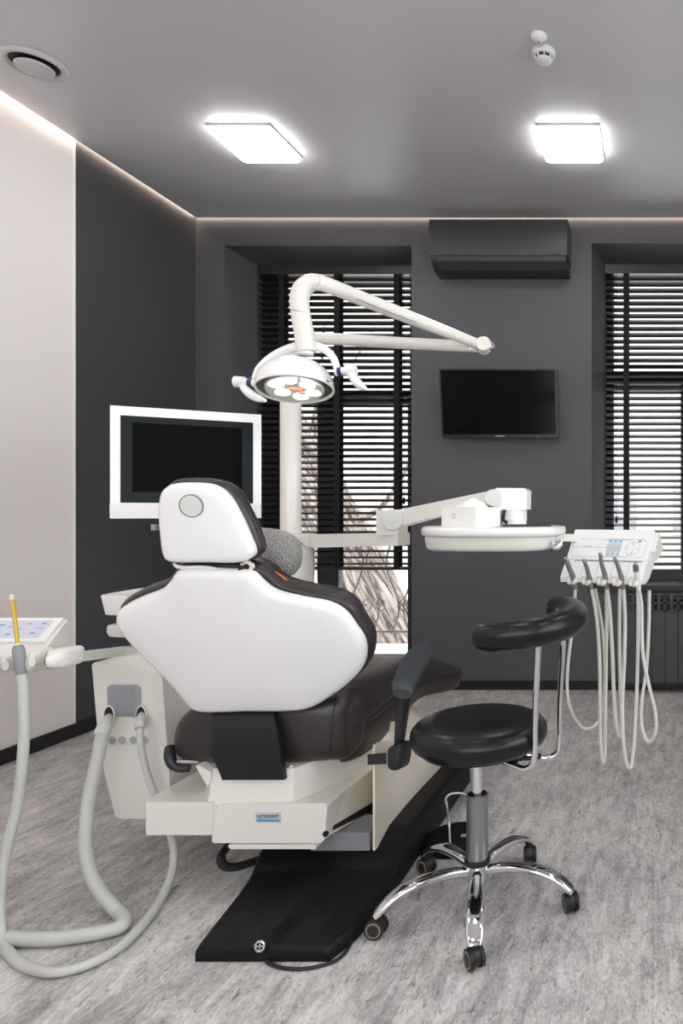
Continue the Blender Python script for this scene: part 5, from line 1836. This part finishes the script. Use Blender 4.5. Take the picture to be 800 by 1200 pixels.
for k in range(5):
    a = math.radians(-77.0 + 72 * k)
    d = V((math.cos(a), math.sin(a), 0))
    s_ = V((-math.sin(a), math.cos(a), 0))
    path = [(0.024, 0.106), (0.07, 0.115), (0.12, 0.118), (0.17, 0.114), (0.21, 0.103), (0.245, 0.084), (0.268, 0.064), (0.275, 0.056)]
    wid = [0.014, 0.0165, 0.0190, 0.0225, 0.0235, 0.0230, 0.0210, 0.0185]
    hgt = [0.014, 0.0135, 0.012, 0.0105, 0.010, 0.0095, 0.009, 0.008]
    secs = []
    for (r, z), w_, h_ in zip(path, wid, hgt):
        c = V((SX, SY, z)) + d * r
        secs.append((c, w_, h_))
    cs = catmull([s[0] for s in secs], 5)
    n = len(cs)
    rows = []
    for i, c in enumerate(cs):
        t = i / (n - 1) * (len(secs) - 1)
        j = min(int(t), len(secs) - 2)
        f = t - j
        w_ = secs[j][1] * (1 - f) + secs[j + 1][1] * f
        h_ = secs[j][2] * (1 - f) + secs[j + 1][2] * f
        tg = (cs[min(i + 1, n - 1)] - cs[max(i - 1, 0)]).normalized()
        nr = s_.cross(tg)
        if nr.z < 0:
            nr = -nr
        rows.append([c + s_ * w_ * math.copysign(abs(math.cos(q)) ** 0.7, math.cos(q)) + nr * h_ * math.copysign(abs(math.sin(q)) ** 0.8, math.sin(q)) for q in [2 * PI * m_ / 20 for m_ in range(20)]])
    lg = B().loft(rows).build('leg', 'chrome', st, sharp=60)
    # twin-wheel caster
    sw = math.radians((25, -60, 35, 10, -35)[k])
    e = V((SX, SY, 0)) + d * RC
    ax = (d * math.cos(sw) + s_ * math.sin(sw))
    hx = ax.cross(V((0, 0, 1)))
    cst = B()
    cst.tube([e + V((0, 0, 0.030)) - hx * 0.0075, e + V((0, 0, 0.030)) + hx * 0.0075], 0.0225, 20)
    cst.tube([e + V((0, 0, 0.045)), e + V((0, 0, 0.060))], 0.012, 14)
    cst.build('caster_housing', 'black_plastic', lg)
    for sg in (-1, 1):
        B().tube([e + hx * sg * 0.0085 + V((0, 0, 0.0265)), e + hx * sg * 0.0095 + V((0, 0, 0.0265)), e + hx * sg * 0.0185 + V((0, 0, 0.0265)), e + hx * sg * 0.0195 + V((0, 0, 0.0265))], [0.0235, 0.0260, 0.0260, 0.0235], 24).build('wheel', 'black_rubber', lg)
        B().tube([e + hx * sg * 0.0190 + V((0, 0, 0.0265)), e + hx * sg * 0.0200 + V((0, 0, 0.0265))], [0.0215, 0.0205], 24).build('wheel_rim', 'wheel_tan', lg)
        B().tube([e + hx * sg * 0.0195 + V((0, 0, 0.0265)), e + hx * sg * 0.0207 + V((0, 0, 0.0265))], [0.0165, 0.0150], 24).build('wheel_cap', 'black_plastic', lg)

# backrest roll and its two chrome uprights
roll = [P(556, 746, 1.745), P(558, 746, 1.742), P(560, 746, 1.739), P(563, 746, 1.736), P(567, 746, 1.733), P(573, 746, 1.728), P(600, 744, 1.725), P(628, 740.5, 1.745), P(652, 735, 1.80), P(668, 728, 1.88), P(672.5, 720, 1.97), P(667, 714.5, 2.06), P(658, 712.5, 2.12), P(653, 712.5, 2.145), P(649, 713, 2.16), P(647, 713.2, 2.167), P(645.5, 713.4, 2.172)]
b = B()
rc_ = catmull(roll, 8)
n_ = len(rc_)
ln_ = [0.0]
for p_, q_ in zip(rc_, rc_[1:]):
    ln_.append(ln_[-1] + (q_ - p_).length)
rad = []
for i in range(n_):
    t = ln_[i] / ln_[-1]
    full = 0.034 + 0.006 * min(1, t / 0.35) - 0.004 * max(0, (t - 0.7) / 0.3)
    e0, e1 = min(1, ln_[i] / 0.030), min(1, (ln_[-1] - ln_[i]) / 0.035)
    e_ = min(e0, e1)
    rad.append(max(0.004, full * math.sqrt(max(0, 1 - (1 - e_) ** 2)) if e_ < 1 else full))
b.tube(rc_, rad, 28)
b.build('back_roll', 'black_leather', st, sharp=80)
e = roll[0]
b = B()
b.tube([P(557.5, 757, 1.74), P(575, 760, 1.735), P(598, 757.5, 1.735)], [0.007, 0.009, 0.004], 8, smooth=3)
b.build('roll_backing', 'slot_black', st)
for pts in ([P(587, 891, 1.89), P(603, 897.5, 1.872), P(614, 901, 1.862), P(622.5, 897, 1.858), P(626, 886, 1.855), P(626.5, 850, 1.85), P(630.5, 760, 1.80), P(631, 751, 1.795)],
            [P(616, 885, 2.00), P(632, 888, 2.02), P(645, 887.5, 2.035), P(653, 881, 2.04), P(655, 868, 2.04), P(656, 820, 2.035), P(659.5, 755, 1.93), P(660, 744, 1.925)]):
    B().tube(pts, 0.0086, 16, smooth=8).build('upright', 'chrome', st, sharp=70)
B().hexa([P(588, 890, 1.90), P(634, 886, 1.99), P(634, 889.5, 1.99), P(588, 894, 1.90), P(588, 886, 2.02), P(634, 883, 2.05), P(634, 886, 2.05), P(588, 889, 2.02)]).build('upright_bracket', 'slot_black', st)

# ================================================================== FOOT CONTROL
fc = thing('foot_control', 'low black foot control with a wire hoop behind the stool', 'foot control', FL(535, 985))
yc_ = 2.325
fx = -0.668
b = B()
pl_ = [V((fx - 0.085, yc_ - 0.09, 0.001)), V((fx + 0.09, yc_ - 0.09, 0.001)), V((fx + 0.10, yc_ + 0.02, 0.001)), V((fx + 0.07, yc_ + 0.10, 0.001)), V((fx - 0.04, yc_ + 0.10, 0.001)), V((fx - 0.092, yc_ + 0.05, 0.001))]
o_ = resample(catmull(pl_, 4, True), 60, True)
b.pillow(o_, (0, 0, 1), [(0.004, 0), (0, 0.005), (0.002, 0.020), (0.006, 0.028), (0.014, 0.032)], 0.004, 4)
b.build('pedal_body', 'base_plastic', fc, sharp=50)
q = FL(544.5, 979, 0.0365)
Rl = Matrix.Rotation(math.radians(8), 3, 'Z')
lb = B().box(q, (0.026, 0.020, 0.002), Rl, 0.0006).build('label_plate', 'badge_silver', fc)
text('label_lettering', 'ULTRADENT', 0.009, q + V((0, 0, 0.0012)), Rl @ V((1, 0, 0)), Rl @ V((0, 1, 0)), 'key_ink', lb, 0.0003, width=0.022)
B().tube([FL(527, 990, 0.034), P(526, 968, 2.30), P(523.5, 945, 2.31), P(522.5, 936, 2.315), P(527, 931, 2.32), P(536, 929.5, 2.325), P(545, 931, 2.33), P(551, 937, 2.335), P(553, 950, 2.34), P(556, 972, 2.34)], 0.0042, 8, smooth=6).build('wire_hoop', 'brushed_steel', fc)

# ================================================================== WORLD, CAMERA, VIEW
w = bpy.data.worlds.new('World')
SC.world = w
w.use_nodes = True
nt = w.node_tree
bg = nt.nodes['Background']
# flat overcast daylight
bg.inputs[0].default_value = (0.95, 0.975, 1.0, 1)
bg.inputs[1].default_value = 4.0

cam = bpy.data.cameras.new('camera')
cam.sensor_fit = 'VERTICAL'
cam.sensor_height = 36
cam.sensor_width = 24
cam.lens = F / 1200 * 36
cam.shift_x = -(CX - 400) / 1200
cam.shift_y = (CY - 600) / 1200
cam.clip_start = 0.02
co_ = bpy.data.objects.new('camera', cam)
co_.location = (0, 0, CH)
co_.rotation_euler = (PI / 2, 0, 0)
COL.objects.link(co_)
SC.camera = co_

vs = SC.view_settings
vs.view_transform = 'Standard'
vs.look = 'None'
vs.gamma = 1
vs.use_curve_mapping = False
vs.exposure = 0.34
SC.cycles.use_denoising = True
SC.cycles.max_bounces = 10
SC.cycles.diffuse_bounces = 6
SC.cycles.glossy_bounces = 5
SC.cycles.transparent_max_bounces = 12
SC.cycles.caustics_reflective = False
SC.cycles.caustics_refractive = False
SC.cycles.sample_clamp_indirect = 6
